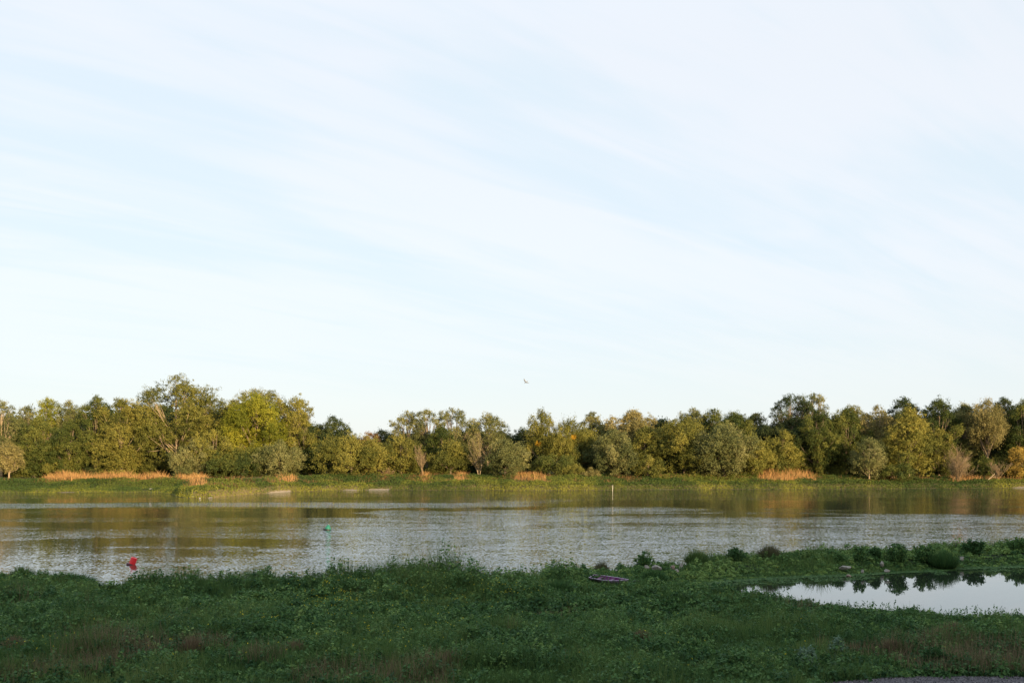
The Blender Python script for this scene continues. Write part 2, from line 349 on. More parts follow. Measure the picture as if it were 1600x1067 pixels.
def water_mesh(name, xs, lo, hi, k, fr):
    V = []; Q = []
    T = np.linspace(0, 1, k)
    X, TT = np.meshgrid(xs, T); L = lo(xs)[None, :]; Hh = hi(xs)[None, :]
    Y = L + (Hh - L) * TT; Z = np.zeros_like(X)
    me, _ = grid_mesh(name, np.arange(len(xs)), np.arange(k), lambda a, b: 0 * a)
    me.vertices.foreach_set('co', np.stack([X.ravel(), Y.ravel(), Z.ravel()], 1).astype(np.float32).ravel()); me.update()
    a = me.attributes.new('ripple', 'FLOAT', 'POINT'); a.data.foreach_set('value', fr(X.ravel(), Y.ravel()).astype(np.float32))
    return me
wx = np.concatenate([np.linspace(-2500, -260, 12), np.arange(-250, 250, 1.0), np.linspace(260, 2500, 12)])
river = link('river', water_mesh('river', wx, mid_spit, lambda X: Yf(X) + 4, 260, ripple), water_mat('river_water', 0.05, 0.02, (0.024, 0.030, 0.026), 0.24, 2.1)); tag(river, kind='structure')
px_ = np.concatenate([np.arange(XTIP - 0.4, 80, 0.5), np.linspace(82, 250, 12)])
pond = link('pond', water_mesh('pond', px_, lambda X: Yb(X) - 2.5, mid_spit, 30, lambda X, Y: 0.02 + 0 * X), water_mat('pond_water', 0.006, 0.0, (0.016, 0.022, 0.014), 0.05)); tag(pond, kind='structure')
pond.location.z = 0.004

# ------------------------------------------------------------------ trees
PROF = {
 'round':  lambda t: np.sqrt(np.clip(1 - (2 * t - 0.86) ** 2 / 1.35, 0.02, 1)),
 'oval':   lambda t: np.sqrt(np.clip(1 - (2 * t - 0.95) ** 2, 0.03, 1)),
 'tall':   lambda t: np.clip(0.62 + 0.9 * t - 1.25 * t ** 3, 0.12, 1),
 'cone':   lambda t: np.clip(1.02 - 0.85 * t ** 1.4, 0.08, 1) * np.clip(t * 6 + 0.5, 0, 1),
 'flat':   lambda t: np.clip(0.55 + 0.75 * t - 0.8 * np.clip(t - 0.6, 0, 1) ** 1.2 * 2, 0.2, 1),
 'narrow': lambda t: np.sqrt(np.clip(1 - (2 * t - 0.8) ** 2 / 1.5, 0.03, 1)),
}
def make_tree(name, cat, label, px, ytop, wpx, D, shape, pal, cb=0.1, dens=1.0, lobe=(0.15, 0.26), ez=1.15, droop=0.0, leaf=0.128,
              gap=0.0, bark=None, accent=None, group=None, seed=0, base=None, show=0):
    g = np.random.default_rng(1000 + seed); D = D + 8 if D < 240 else D + 4 if D < 246 else D
    X = PX(px, D); zb = hz1(X, D) - 0.05 if base is None else base
    Wd = wpx * D / F; Ht = ZT(ytop, D) - zb
    root = empty(name, (X, D, zb)); tag(root, label, cat, group)
    prof = PROF[shape]; Wd *= 1.14
    z0 = Ht * cb; Hc = Ht - z0
    # lobes = boughs carrying foliage
    nl = int(max(10, 15 * (Hc / Wd) ** 0.8 * (0.21 / ((lobe[0] + lobe[1]) / 2)) ** 1.6))
    T = (np.arange(nl) + g.uniform(0, 1, nl)) / nl
    ang = np.arange(nl) * 2.39996 + g.uniform(-0.5, 0.5, nl)
    Rl = Wd * 0.95 * g.uniform(lobe[0] * 0.7, lobe[1] * 1.15, nl) * (1.0 - 0.30 * T)
    rad = np.maximum(prof(T) * Wd / 2 - Rl * 0.55, 0) * g.uniform(0.6, 1.2, nl)
    C = np.stack([np.cos(ang) * rad, np.sin(ang) * rad * 0.9, z0 + Rl * ez * 0.7 + T * (Hc - Rl * ez * 1.7)], 1)
    C[-1, :2] *= 0.3
    # sparse inner fill so that the crown is not hollow
    V = []; Tn = []; out_all = []
    for i in range(nl):
        area = 4 * math.pi * Rl[i] ** 2 * (0.5 + 0.5 * ez)
        nc = int(area * 1.5 * dens * (1 - gap * g.random())) + 5
        d = unit(g.normal(size=(nc, 3))); d[:, 2] = np.where(g.random(nc) < 0.6, np.abs(d[:, 2]), d[:, 2])
        cl = C[i] + d * np.array([1, 1, ez]) * (Rl[i] * np.where(g.random(nc) < 0.13, g.uniform(1.05, 1.42, nc), g.uniform(0.4, 1.08, nc) ** 0.6))[:, None]
        if droop: cl[:, 2] -= droop * Rl[i] * 0.5 * (d[:, 0] ** 2 + d[:, 1] ** 2)
        ct = g.uniform(-0.36, 0.36) + 0.45 + g.normal(size=nc) * 0.15 + 0.10 * (T[i] - 0.5)
        k = 26
        sig = np.array([0.26, 0.26, 0.22 + 0.35 * droop]) * (leaf / 0.14)
        L = np.repeat(cl, k, 0) + g.normal(size=(nc * k, 3)) * sig * np.repeat(g.uniform(0.7, 1.6, nc), k)[:, None]
        V.append(L); out_all.append(np.repeat(d, k, 0)); Tn.append(np.repeat(ct, k))
    V = np.concatenate(V); O = np.concatenate(out_all); Tn = np.concatenate(Tn)
    ok = V[:, 2] > 0.15; V, O, Tn = V[ok], O[ok], Tn[ok]
    if accent is not None:
        aw = np.zeros(len(V), bool)
        for (ax, ay, ar) in accent['spots']:
            cx, cz, r = PX(ax, D) - X, ZT(ay, D) - zb, ar * D / F
            aw |= (((V[:, 0] - cx) ** 2 + (V[:, 2] - cz) ** 2) < r * r * g.uniform(0.3, 1.3, len(V))) & (V[:, 1] < 1.0)
        a = link('autumn_foliage', quads_mesh('autumn_foliage', leaves(V[aw], O[aw], leaf, 0.6, droop, g), Tn[aw]), LEAF[accent['pal']], root)
        a['label'] = accent['label']
        V, O, Tn = V[~aw], O[~aw], Tn[~aw]
    link('crown', quads_mesh('crown', leaves(V, O, leaf, 0.6, droop, g), Tn), LEAF[pal], root)
    # trunk with limbs reaching into the boughs
    pol = []; tr = 0.011 * Ht + 0.08
    sway = g.uniform(-0.3, 0.3, 2)
    tp = [np.array([sway[0] * (q ** 2) * 2, sway[1] * q * q * 2, Ht * 0.86 * q]) for q in np.linspace(0, 1, 7)]
    tp[0] = tp[0] - np.array([0, 0, 0.4])
    pol.append((tp, [tr * (1.25 - q * 1.1) for q in np.linspace(0, 1, 7)]))
    for i in range(nl):
        q = np.clip((C[i, 2] / Ht) * 0.55, 0.06, 0.85); s = np.array([sway[0] * q * q * 2, sway[1] * q * q * 2, Ht * 0.86 * q])
        m1 = s * 0.45 + C[i] * 0.55 + np.array([0, 0, 0.05 * Ht]) * (0.3 - q) + g.normal(size=3) * 0.15
        r0 = tr * (0.55 - 0.35 * q)
        pol.append(([s, m1, C[i] + np.array([0, 0, Rl[i] * 0.5])], [r0, r0 * 0.6, r0 * 0.15]))
        for _ in range(2 + show):
            e = C[i] + unit(g.normal(size=3) + np.array([0, 0, 0.4])) * Rl[i] * (0.75 + 0.12 * (show > 0))
            pol.append(([m1, (m1 + e) / 2 + g.normal(size=3) * 0.12, e], [r0 * 0.45, r0 * 0.3, r0 * 0.1]))
    v, f = tubes(pol, 5)
    link('trunk', mesh_from('trunk', v, f), bark or BARK, root)
    return root

def bare_tree(name, cat, label, px, ytop, wpx, D, spread=0.5, mat=None, leafpal=None, seed=0, nst=1, dens=1.0):
    g = np.random.default_rng(5000 + seed); D = D + 8
    X = PX(px, D); zb = hz1(X, D) - 0.05; Ht = ZT(ytop, D) - zb; Wd = wpx * D / F
    root = empty(name, (X, D, zb)); tag(root, label, cat)
    trunk, tw = [], []; tips = []
    def br(p, d, L, r, lev, tgt):
        n_ = 4; pts = [p]; q = p.copy(); dd = d.copy()
        for _ in range(n_):
            dd = unit(dd + g.normal(size=3) * 0.10 + np.array([0, 0, 0.10])); q = q + dd * L / n_; pts.append(q.copy())
        tgt.append((pts, [r * (1 - 0.17 * i) for i in range(n_ + 1)]))
        if lev == 0:
            tips.extend(pts[1:]); return
        for c in range(int((5 if lev > 1 else 5) * dens)):
            i = g.integers(1, n_ + 1); a = g.uniform(0, 2 * np.pi); sp_ = g.uniform(0.35, 0.9) * spread * 1.4
            nd_ = unit(dd + np.array([math.cos(a) * sp_, math.sin(a) * sp_, 0.12]))
            br(pts[i], nd_, L * g.uniform(0.5, 0.75), r * 0.5, lev - 1, tw)
    for s_ in range(nst):
        a = s_ * 2.4; d0 = unit(np.array([math.cos(a) * 0.45 * spread * (nst > 1) * g.uniform(.3, 1.3), math.sin(a) * 0.45 * spread * (nst > 1), 1.0]))
        br(np.array([0, 0, -0.3]), d0, Ht * g.uniform(0.4, 0.55), 0.007 * Ht + 0.035, 3, trunk)
    V = np.concatenate([np.array(p_) for p_, _ in trunk + tw]); sx = Wd / 2 / (np.percentile(np.abs(V[:, :2]), 98) + 1e-6); sz = Ht / V[:, 2].max()
    sc = np.array([sx, sx, sz])
    fix = lambda P_: [([q * sc for q in pp], rr_) for pp, rr_ in P_]
    v, f = tubes(fix(trunk), 6); link('trunk', mesh_from('trunk', v, f), mat or TWIG, root)
    tw = [(p_, [max(x, 0.017) for x in r_]) for p_, r_ in tw]
    v, f = tubes(fix(tw), 3); link('branches', mesh_from('branches', v, f), mat or TWIG, root)
    if leafpal:
        tp = np.array(tips) * sc; tp = tp[g.random(len(tp)) < 0.9]; tp = np.repeat(tp, 3, 0) + g.normal(size=(len(tp) * 3, 3)) * 0.2
        link('crown', quads_mesh('crown', leaves(tp, unit(g.normal(size=tp.shape)), 0.12, 0.55, 0, g), g.uniform(0, 1, len(tp))), LEAF[leafpal], root)
    return root

T = []
def tree(*a, **k): k['seed'] = len(T) + 1; T.append(make_tree(*a, **k))
# ---- left group
tree('pale_poplar', 'tree', 'pale sparse tree with bare tan limbs cut by the left edge of the photo', 2, 624, 52, 232, 'tall', 'airy', cb=0.35, dens=0.7, gap=0.5, bark=PALEBARK, show=2)
tree('young_poplar', 'tree', 'small olive tree with two thin yellow trunks at the far left shore', 14, 690, 42, 224, 'oval', 'tan', cb=0.15, dens=0.7, leaf=0.14, bark=PALEBARK)
tree('poplar', 'tree', 'airy grey-green poplar top showing between the far left tree and the yellow topped one', 42, 632, 42, 262, 'tall', 'airy', cb=0.3, dens=0.8, gap=0.4)
tree('poplar', 'tree', 'yellow topped airy poplar rising behind the dense dark willow on the far left', 76, 621, 46, 264, 'tall', 'yellow', cb=0.45, dens=0.7, gap=0.5)
tree('poplar', 'tree', 'pale green poplar top just left of the broad double topped poplar', 108, 626, 38, 262, 'tall', 'airy', cb=0.35, dens=0.8, gap=0.4)
tree('willow', 'tree', 'broad dark olive willow reaching the ground beneath the yellow topped poplar', 62, 651, 86, 238, 'round', 'green', cb=0.02, dens=1.1)
tree('willow', 'tree', 'narrower dark olive willow pressed against the left side of the double topped poplar', 108, 655, 54, 236, 'oval', 'green', cb=0.02, dens=1.1)
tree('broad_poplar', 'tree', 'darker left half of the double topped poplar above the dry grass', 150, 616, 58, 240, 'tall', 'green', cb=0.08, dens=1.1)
tree('broad_poplar', 'tree', 'lit olive right half of the double topped poplar with pale stems low down', 190, 617, 78, 234, 'oval', 'olive', cb=0.0, dens=1.15, bark=PALEBARK)  # one tree's darker and lit sides put into two leaf palettes
tree('tall_poplar', 'tree', 'tallest tree on the far bank, big olive poplar with pale limbs showing', 276, 585, 128, 240, 'tall', 'olive', cb=0.16, dens=0.95, gap=0.45, bark=PALEBARK, lobe=(0.12, 0.2), show=2)
tree('willow_bush', 'bush', 'small grey-green willow bush at the foot of the tallest tree', 285, 696, 42, 226, 'round', 'grey', cb=0.0, leaf=0.13)
tree('willow_bush', 'bush', 'golden green willow between the tallest tree and the bright yellow tree', 336, 668, 62, 228, 'oval', 'gold', cb=0.0, leaf=0.14)
tree('willow_bush', 'bush', 'larger grey-green willow bush right under the right side of the tallest tree', 312, 682, 44, 227, 'round', 'grey', cb=0.0, leaf=0.13)
tree('poplar', 'tree', 'brownish green crown poking up behind the bright yellow tree', 402, 605, 66, 256, 'flat', 'airy', cb=0.45, dens=1.0)
tree('yellow_poplar', 'tree', 'brightest yellow-green tree on the far bank', 398, 613, 92, 236, 'oval', 'yellow', cb=0.10, dens=1.05, ez=1.7, lobe=(0.12, 0.19))
tree('poplar', 'tree', 'olive tree filling the left flank of the bright yellow tree', 358, 630, 44, 241, 'oval', 'gold', cb=0.05)
tree('umbrella_poplar', 'tree', 'yellowish umbrella shaped tree with sky under its right side', 458, 618, 56, 248, 'flat', 'gold', cb=0.55, dens=0.9, gap=0.3)
tree('poplar', 'tree', 'brownish olive tree under the umbrella shaped crown', 476, 656, 52, 242, 'oval', 'gold', cb=0.05)
tree('shrub', 'bush', 'low dark green shrub at the foot of the bright yellow tree', 374, 716, 76, 225, 'round', 'green', cb=0.0, leaf=0.13)
tree('willow_bush', 'bush', 'round grey willow bush standing right of the bright yellow tree', 437, 689, 62, 224, 'round', 'grey', cb=0.0, leaf=0.13, dens=1.2)
tree('ash_tree', 'tree', 'dark green tree with a ragged top left of the wide gap in the tree line', 520, 649, 62, 244, 'oval', 'dark', cb=0.05, dens=1.1)
tree('green_tree', 'tree', 'fresh green low tree between the ragged dark tree and the round grey willow bush', 492, 690, 42, 240, 'round', 'green', cb=0.0)
# ---- centre left
tree('round_willow', 'bush', 'big rounded olive willow bush alone at the shore in the gap of the tree line', 549, 681, 92, 225, 'round', 'olive', cb=0.0, leaf=0.13, dens=1.3, lobe=(0.2, 0.3))
tree('rusty_tree', 'tree', 'rusty brown tree peeping over the big rounded olive bush', 577, 674, 44, 250, 'oval', 'rust', cb=0.1)
tree('distant_tree', 'tree', 'low distant grey-green tree in the gap right of the rusty tree', 596, 669, 34, 275, 'oval', 'airy', cb=0.1)
tree('distant_tree', 'tree', 'low distant dark tree at the bottom of the skyline gap', 610, 676, 26, 272, 'round', 'dark', cb=0.05)
tree('alder', 'tree', 'leftmost of four tall airy alders with see-through tops', 638, 640, 50, 256, 'tall', 'airy', cb=0.3, dens=0.75, gap=0.6, lobe=(0.13, 0.2), show=1)
tree('alder', 'tree', 'second of four tall airy alders, above the dead tan tree', 667, 637, 42, 254, 'tall', 'airy', cb=0.3, dens=0.75, gap=0.6, lobe=(0.15, 0.22), show=1)
tree('alder', 'tree', 'third and fullest of four tall airy alders', 706, 637, 64, 256, 'tall', 'airy', cb=0.3, dens=0.85, gap=0.5, lobe=(0.12, 0.19), show=1)
tree('alder', 'tree', 'rightmost of four tall airy alders, above the round grey bush', 762, 645, 72, 256, 'tall', 'airy', cb=0.3, dens=0.8, gap=0.5, lobe=(0.12, 0.19), show=1)
tree('green_tree', 'tree', 'fresh green crown beneath the tall airy alders', 690, 664, 46, 248, 'oval', 'green', cb=0.1)
tree('willow', 'tree', 'olive willow with tan stems between the big rounded bush and the dead tan tree', 627, 679, 62, 234, 'oval', 'olive', cb=0.05, dens=0.9, bark=PALEBARK, leaf=0.14, show=1)
tree('shrub', 'bush', 'brown-olive shrub right of the dead tan tree', 704, 688, 62, 232, 'oval', 'olive', cb=0.02, dens=0.9, leaf=0.14)
tree('willow_bush', 'bush', 'compact round grey-green willow bush right of the pale feathery tree', 789, 685, 54, 226, 'round', 'grey', cb=0.0, leaf=0.13, dens=1.4, lobe=(0.2, 0.3))
tree('dark_tree', 'tree', 'dark shaded tree in the dip right of the round grey bush', 818, 668, 58, 262, 'oval', 'dark', cb=0.0, dens=1.2)
# ---- centre right
tree('weeping_willow', 'tree', 'pale yellowish willow with a lone tall left top and orange patch', 848, 638, 46, 244, 'tall', 'gold', cb=0.25, dens=0.9, gap=0.3, droop=0.5, accent=dict(spots=[(840, 693, 5)], pal='orange', label='small orange patch of turning leaves'))
tree('weeping_willow', 'tree', 'drooping golden willow carrying a bright orange spray of leaves', 893, 654, 74, 242, 'oval', 'gold', cb=0.15, dens=1.0, droop=0.6, accent=dict(spots=[(895, 683, 4.5)], pal='orange', label='bright orange spray of turning leaves'))
tree('dark_tree', 'tree', 'small dark top standing up behind the drooping golden willow', 925, 643, 34, 262, 'oval', 'airy', cb=0.3)
tree('dark_tree', 'tree', 'dark shaded tree low behind the drooping golden willow', 906, 684, 76, 247, 'round', 'dark', cb=0.0, dens=1.2)
tree('shrub', 'bush', 'wide low dark green shrub at the shore under the drooping willow', 868, 709, 58, 228, 'round', 'green', cb=0.0, leaf=0.13, dens=1.2)
tree('shrub', 'bush', 'low olive shrub trailing right from the wide dark one', 893, 727, 40, 226, 'round', 'olive', cb=0.0, leaf=0.12, dens=1.2)
tree('shrub', 'bush', 'smallest tan shrub at the foot of the grey willow in the middle right', 919, 738, 28, 225, 'round', 'tan', cb=0.0, leaf=0.11)
tree('willow', 'tree', 'grey-green willow of upright lobes right of the drooping golden willow', 962, 669, 62, 229, 'oval', 'grey', cb=0.0, dens=1.2, ez=1.5, leaf=0.14)
tree('poplar', 'tree', 'tan topped poplar rising behind the grey-green willow of upright lobes', 988, 637, 66, 254, 'oval', 'tan', cb=0.2)
tree('willow', 'tree', 'slim olive willow between the grey-green and the wide golden willow', 1008, 664, 50, 238, 'oval', 'olive', cb=0.0, ez=1.4)
tree('wide_willow', 'tree', 'wide golden olive willow with a rounded top left of the grey giant', 1068, 648, 92, 236, 'round', 'gold', cb=0.0, dens=1.15)
tree('willow_bush', 'bush', 'low olive bush in front of the slim olive willow', 1012, 712, 40, 227, 'round', 'olive', cb=0.0, leaf=0.13)
tree('poplar', 'tree', 'dark green top behind the wide golden olive willow', 1084, 637, 52, 262, 'oval', 'airy', cb=0.3)
tree('poplar', 'tree', 'dark poplar top between the wide golden willow and the grey giant', 1113, 638, 46, 260, 'oval', 'green', cb=0.3)
tree('green_poplar', 'tree', 'green pointed poplar rising over the right shoulder of the grey giant', 1148, 640, 66, 244, 'oval', 'green', cb=0.1, dens=1.1)
tree('grey_willow', 'tree', 'massive grey-olive willow hanging down to the shore', 1132, 662, 84, 230, 'oval', 'grey', cb=0.0, dens=1.3, ez=1.4, leaf=0.14)
tree('yellow_willow', 'tree', 'rounded yellow willow lit on the right side of the grey giant', 1176, 682, 50, 232, 'round', 'gold', cb=0.0, dens=1.2)
tree('poplar', 'tree', 'small pale crown on the skyline left of the sparse tall tree', 1181, 643, 36, 268, 'oval', 'airy', cb=0.3, gap=0.3)
tree('green_tree', 'tree', 'dark green tree between the yellow willow and the sparse tall tree', 1196, 660, 58, 252, 'oval', 'dark', cb=0.0, dens=1.2)
# ---- right group
tree('sparse_poplar', 'tree', 'sparse tall dark tree with sky holes, highest on the right half', 1236, 613, 66, 254, 'tall', 'dark', cb=0.5, dens=0.7, gap=0.6, lobe=(0.11, 0.18), show=2)
tree('sparse_poplar', 'tree', 'lighter sparse crown right beside the highest tree of the right half', 1272, 614, 46, 256, 'tall', 'airy', cb=0.55, dens=0.75, gap=0.5, lobe=(0.13, 0.2), show=1)
tree('dark_tree', 'tree', 'dark bushy tree beneath the sparse tall crowns', 1235, 652, 76, 250, 'round', 'dark', cb=0.0, dens=1.2)
tree('willow', 'tree', 'olive tree with rounded clumps above the orange grass slope', 1224, 671, 52, 240, 'oval', 'gold', cb=0.0)
tree('green_poplar', 'tree', 'dark green poplar of pointed clumps, left one of the pair behind the shore', 1277, 640, 64, 240, 'oval', 'green', cb=0.0, dens=1.1, ez=1.8, lobe=(0.12, 0.18))
tree('green_poplar', 'tree', 'dark green poplar of pointed clumps, right one of the pair behind the shore', 1322, 636, 62, 238, 'oval', 'green', cb=0.0, dens=1.1, ez=1.8, lobe=(0.12, 0.18))
tree('poplar', 'tree', 'olive rounded top right of the pair of dark green poplars', 1335, 631, 50, 256, 'oval', 'olive', cb=0.3)
tree('poplar', 'tree', 'tan tree with bare pale trunks left of the bright conical poplar', 1372, 633, 54, 244, 'tall', 'tan', cb=0.3, dens=0.75, gap=0.4, bark=PALEBARK, show=2)
tree('shrub', 'bush', 'grey-brown shrub with thin bare stems at the right shore', 1358, 682, 50, 227, 'oval', 'grey', cb=0.08, dens=0.85, leaf=0.12, bark=PALEBARK, show=1)
tree('shrub', 'bush', 'golden bush filling the foot of the tan tree', 1382, 702, 42, 236, 'round', 'gold', cb=0.0)
tree('conical_poplar', 'tree', 'bright yellow-olive conical poplar on the right', 1420, 633, 78, 232, 'cone', 'gold', cb=0.04, dens=1.0, bark=PALEBARK, ez=1.3, show=1)
tree('dark_tree', 'tree', 'dark top rising behind the bright conical poplar', 1414, 620, 58, 258, 'oval', 'dark', cb=0.3, dens=1.1)
tree('shrub', 'bush', 'dark low shrub at the foot of the bright conical poplar', 1398, 724, 46, 226, 'round', 'green', cb=0.0, leaf=0.12, dens=1.2)
tree('green_tree', 'tree', 'broad mid green tree right of the dark top', 1467, 622, 62, 250, 'oval', 'green', cb=0.15, dens=1.15)
tree('willow', 'tree', 'slim olive willow right of the bright conical poplar', 1467, 668, 42, 238, 'oval', 'olive', cb=0.0)
tree('poplar', 'tree', 'grey-green poplar between the broad green and the tan drooping tree', 1508, 627, 44, 252, 'oval', 'airy', cb=0.15)
tree('drooping_tree', 'tree', 'tan drooping tree above the dark hollow on the right', 1543, 622, 56, 246, 'oval', 'tan', cb=0.4, dens=1.0, droop=0.4)
tree('dark_tree', 'tree', 'dark reddish top between the tan drooping tree and the right edge', 1568, 619, 40, 254, 'oval', 'dark', cb=0.3, dens=1.1)
tree('dark_tree', 'tree', 'dark olive tree cut by the right edge of the photo', 1600, 624, 52, 244, 'oval', 'green', cb=0.2, dens=1.1)
tree('dark_tree', 'tree', 'dark leaved tree painting the shaded hollow on the right', 1548, 672, 78, 254, 'round', 'dark', cb=0.0, dens=1.3)  # shade of the hollow put into the leaf colour
tree('golden_shrub', 'bush', 'orange-gold shrub at the right edge of the photo', 1592, 697, 36, 234, 'round', 'amber', cb=0.0, leaf=0.13, dens=0.8)
tree('shrub', 'bush', 'small green shrub inside the dark hollow on the right', 1538, 712, 26, 240, 'round', 'green', cb=0.0, leaf=0.12)
# ---- beyond both edges of the frame
for k_, (px, yt, w, pal) in enumerate([(-45, 628, 60, 'olive'), (-100, 620, 70, 'green'), (1648, 628, 60, 'olive'), (1700, 622, 66, 'green')]):
    tree('poplar', 'tree', ['olive poplar just outside the left edge of the photo', 'green poplar farther outside the left edge', 'olive poplar just outside the right edge of the photo', 'green poplar farther outside the right edge'][k_], px, yt, w, 240, 'oval', pal, cb=0.05, dens=0.7)

bare_tree('dead_tree', 'dead tree', 'slim dead tan tree with upright bare twigs in front of the tall airy alders', 660, 693, 24, 228, 0.45, seed=1, nst=2)
bare_tree('feathery_tree', 'tree', 'pale feathery half bare tree left of the compact round grey bush', 749, 675, 34, 229, 0.4, PALEBARK, 'tan', seed=2, nst=2)
bare_tree('dead_tree', 'dead tree', 'fan shaped bare tan tree at the right shore', 1497, 690, 44, 228, 0.8, seed=3, nst=8)
bare_tree('dead_shrub', 'bush', 'small bare tan shrub beside the dark hollow on the right', 1558, 716, 30, 231, 0.8, seed=4, nst=5, dens=0.8)
bare_tree('dead_shrub', 'bush', 'low bare brown shrub at the foot of the big rounded olive bush', 605, 728, 26, 230, 0.8, seed=5, nst=5, dens=0.8)

# undergrowth bushes at the trees' feet, darker leaves painting shade between front bushes
UG = [(px, 0) for px in range(-20, 500, 24)] + [(px, 0) for px in range(600, 830, 22)] + [(px, 0) for px in range(930, 1620, 25)]
pr_u = [make_tree('undergrowth_bush', 'bush', 'low %s bush in the undergrowth at the feet of the far bank trees' % c_, 20, 722, 44, 233, 'round', p_, cb=0.0, leaf=0.14, dens=1.0, seed=700 + q_, group='low %s bushes in the undergrowth' % c_) for q_, (c_, p_) in enumerate([('green', 'green'), ('dark green', 'dark'), ('olive', 'olive')])]
for i, (px, _) in enumerate(UG):
    pr = pr_u[i % 3]; o = pr
    if i >= 3:
        o = pr.copy(); COL.objects.link(o)
        for ch in pr.children:
            c = ch.copy(); COL.objects.link(c); c.parent = o
    D = random.uniform(243, 251); X = PX(px + random.uniform(-9, 9), D); s = random.uniform(0.6, 1.2)
    o.location = (X, D, hz1(X, D)); o.rotation_euler = (0, 0, random.uniform(0, 6.28)); o.scale = (s, s, s * random.uniform(0.8, 1.4))
# deep wood behind, its shade put into dark leaves: copies share meshes
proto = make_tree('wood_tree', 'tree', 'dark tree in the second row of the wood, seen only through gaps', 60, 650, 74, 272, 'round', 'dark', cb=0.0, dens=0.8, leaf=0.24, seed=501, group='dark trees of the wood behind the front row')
spots = [(px, D) for px in list(range(-120, 500, 42)) + list(range(500, 640, 30)) + list(range(640, 830, 36)) + list(range(830, 1760, 42)) for D in (272,)]
base_h = None
for i, (px, D) in enumerate(spots):
    D = D + random.uniform(-4, 16)
    env = np.interp(px, [-120, 40, 140, 270, 400, 480, 540, 600, 640, 760, 800, 830, 900, 1000, 1150, 1190, 1250, 1350, 1600, 1760],
                        [650, 650, 640, 628, 640, 655, 682, 692, 668, 668, 676, 676, 668, 652, 652, 662, 645, 645, 636, 640])
    X = PX(px + random.uniform(-8, 8), D); zb = hz1(X, D)
    s = (ZT(env + random.uniform(0, 9), D) - zb) / (ZT(650, 272) - hz1(PX(60, 272), 272))
    o = proto if i == 0 else proto.copy()
    if i:
        COL.objects.link(o)
        for ch in proto.children:
            c = ch.copy(); COL.objects.link(c); c.parent = o
    o.location = (X, D, zb); o.rotation_euler = (0, 0, random.uniform(0, 6.28)); o.scale = (max(s, .85), max(s, .85), s)

# ------------------------------------------------------------------ far bank cover
def scatter(n_, x0, x1, fy0, fy1):
    X = rng.uniform(x0, x1, n_); a, b_ = fy0(X), fy1(X); Y = a + (b_ - a) * rng.random(n_); return X, Y
dry_px = [(60, 272), (425, 470), (590, 612), (650, 680), (700, 738), (795, 862), (1178, 1284), (1330, 1345), (1370, 1420), (1478, 1760), (270, 330)]
def dryness(X, Y):
    px = X / Y * F + 800; d = np.zeros_like(px)
    for a, b_ in dry_px: d = np.maximum(d, sm((px - a + 10) / 26) * sm((b_ + 10 - px) / 26))
    return d
X, Y = scatter(330000, -165, 175, lambda x: Yf(x) - 0.1, lambda x: Yf(x) + 21)
e = Y - Yf(X); Zg = height(X, Y); dr = dryness(X, Y); left = sm((-62 - X) / 10)
lump = vnoise(X, Y, 1.3) * 0.6 + vnoise(X, Y, 4.5, 9) * 0.6
px = X / Y * F + 800
sand = np.minimum(1, 1.3 * sandy(X, Y))
dry0 = 5.5 + 9.5 * left
keep = (rng.random(len(X)) > dr * sm((e - dry0 - 3 * vnoise(X, Y, 3.5, 3)) / 2) * (1 - 0.3 * (vnoise(X, Y, 2.5, 4) > .55))) & (rng.random(len(X)) > sand) & (rng.random(len(X)) > 0.3 * left * (e < 7))
X, Y, Zg, e, lump, left, px = [q[keep] for q in (X, Y, Zg, e, lump, left, px)]
hh = (0.12 + 0.95 * lump * sm((e + 0.5) / 2.5)) * (1 - 0.7 * left * sm((11 - e) / 3))
C = np.stack([X, Y, Zg + hh * rng.random(len(X)) ** 0.6], 1)
bright = sm((vnoise(X, Y, 9, 6, 2) * .6 + vnoise(X, Y, 2.4, 16, 2) * .4 - 0.38) / 0.25) * 0.5 + (1 - sm(e / 3.5)) * 0.24 - 0.15 * left - 0.12 * sm((e - 4) / 4)  # random patches, plus the sunlit waterline edge painted into the tint
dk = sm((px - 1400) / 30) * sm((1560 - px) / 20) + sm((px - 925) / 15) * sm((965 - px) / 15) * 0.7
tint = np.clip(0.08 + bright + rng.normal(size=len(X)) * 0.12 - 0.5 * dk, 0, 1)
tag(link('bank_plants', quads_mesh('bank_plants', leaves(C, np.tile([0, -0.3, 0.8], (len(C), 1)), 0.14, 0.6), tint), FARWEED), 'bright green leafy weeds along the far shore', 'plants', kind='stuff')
X, Y = scatter(110000, -165, 175, lambda x: Yf(x) + 5.5, lambda x: Yf(x) + 31)
e = Y - Yf(X); left = sm((-62 - X) / 10); px = X / Y * F + 800
keep = rng.random(len(X)) < dryness(X + 2.5 * (vnoise(X, Y, 3, 8) - .5), Y) * (0.15 + 0.85 * sm((vnoise(X, Y, 2.6, 4) * .6 + vnoise(X, Y, 7, 41) * .5 - 0.28) / 0.3)) * sm((e - 5 - 9.5 * left) / 3) * (0.6 + 0.4 * left)
X, Y, px = X[keep], Y[keep], px[keep]; dq = dryness(X, Y) ** 1.3; C = np.stack([X, Y, height(X, Y) - 0.05], 1); hd = (1 + 0.35 * sm((300 - px) / 30)) * dq * (0.35 + 1.5 * vnoise(X, Y, 1.7, 77)) * (1 + 0.7 * sm((px - 1175) / 20) * sm((1290 - px) / 60))
tag(link('dry_grass', quads_mesh('dry_grass', blades(C, hd, 0.06, 0.55), rng.random(len(X))), DRY), 'orange dry grass on the far bank below the trees', 'grass', kind='stuff')

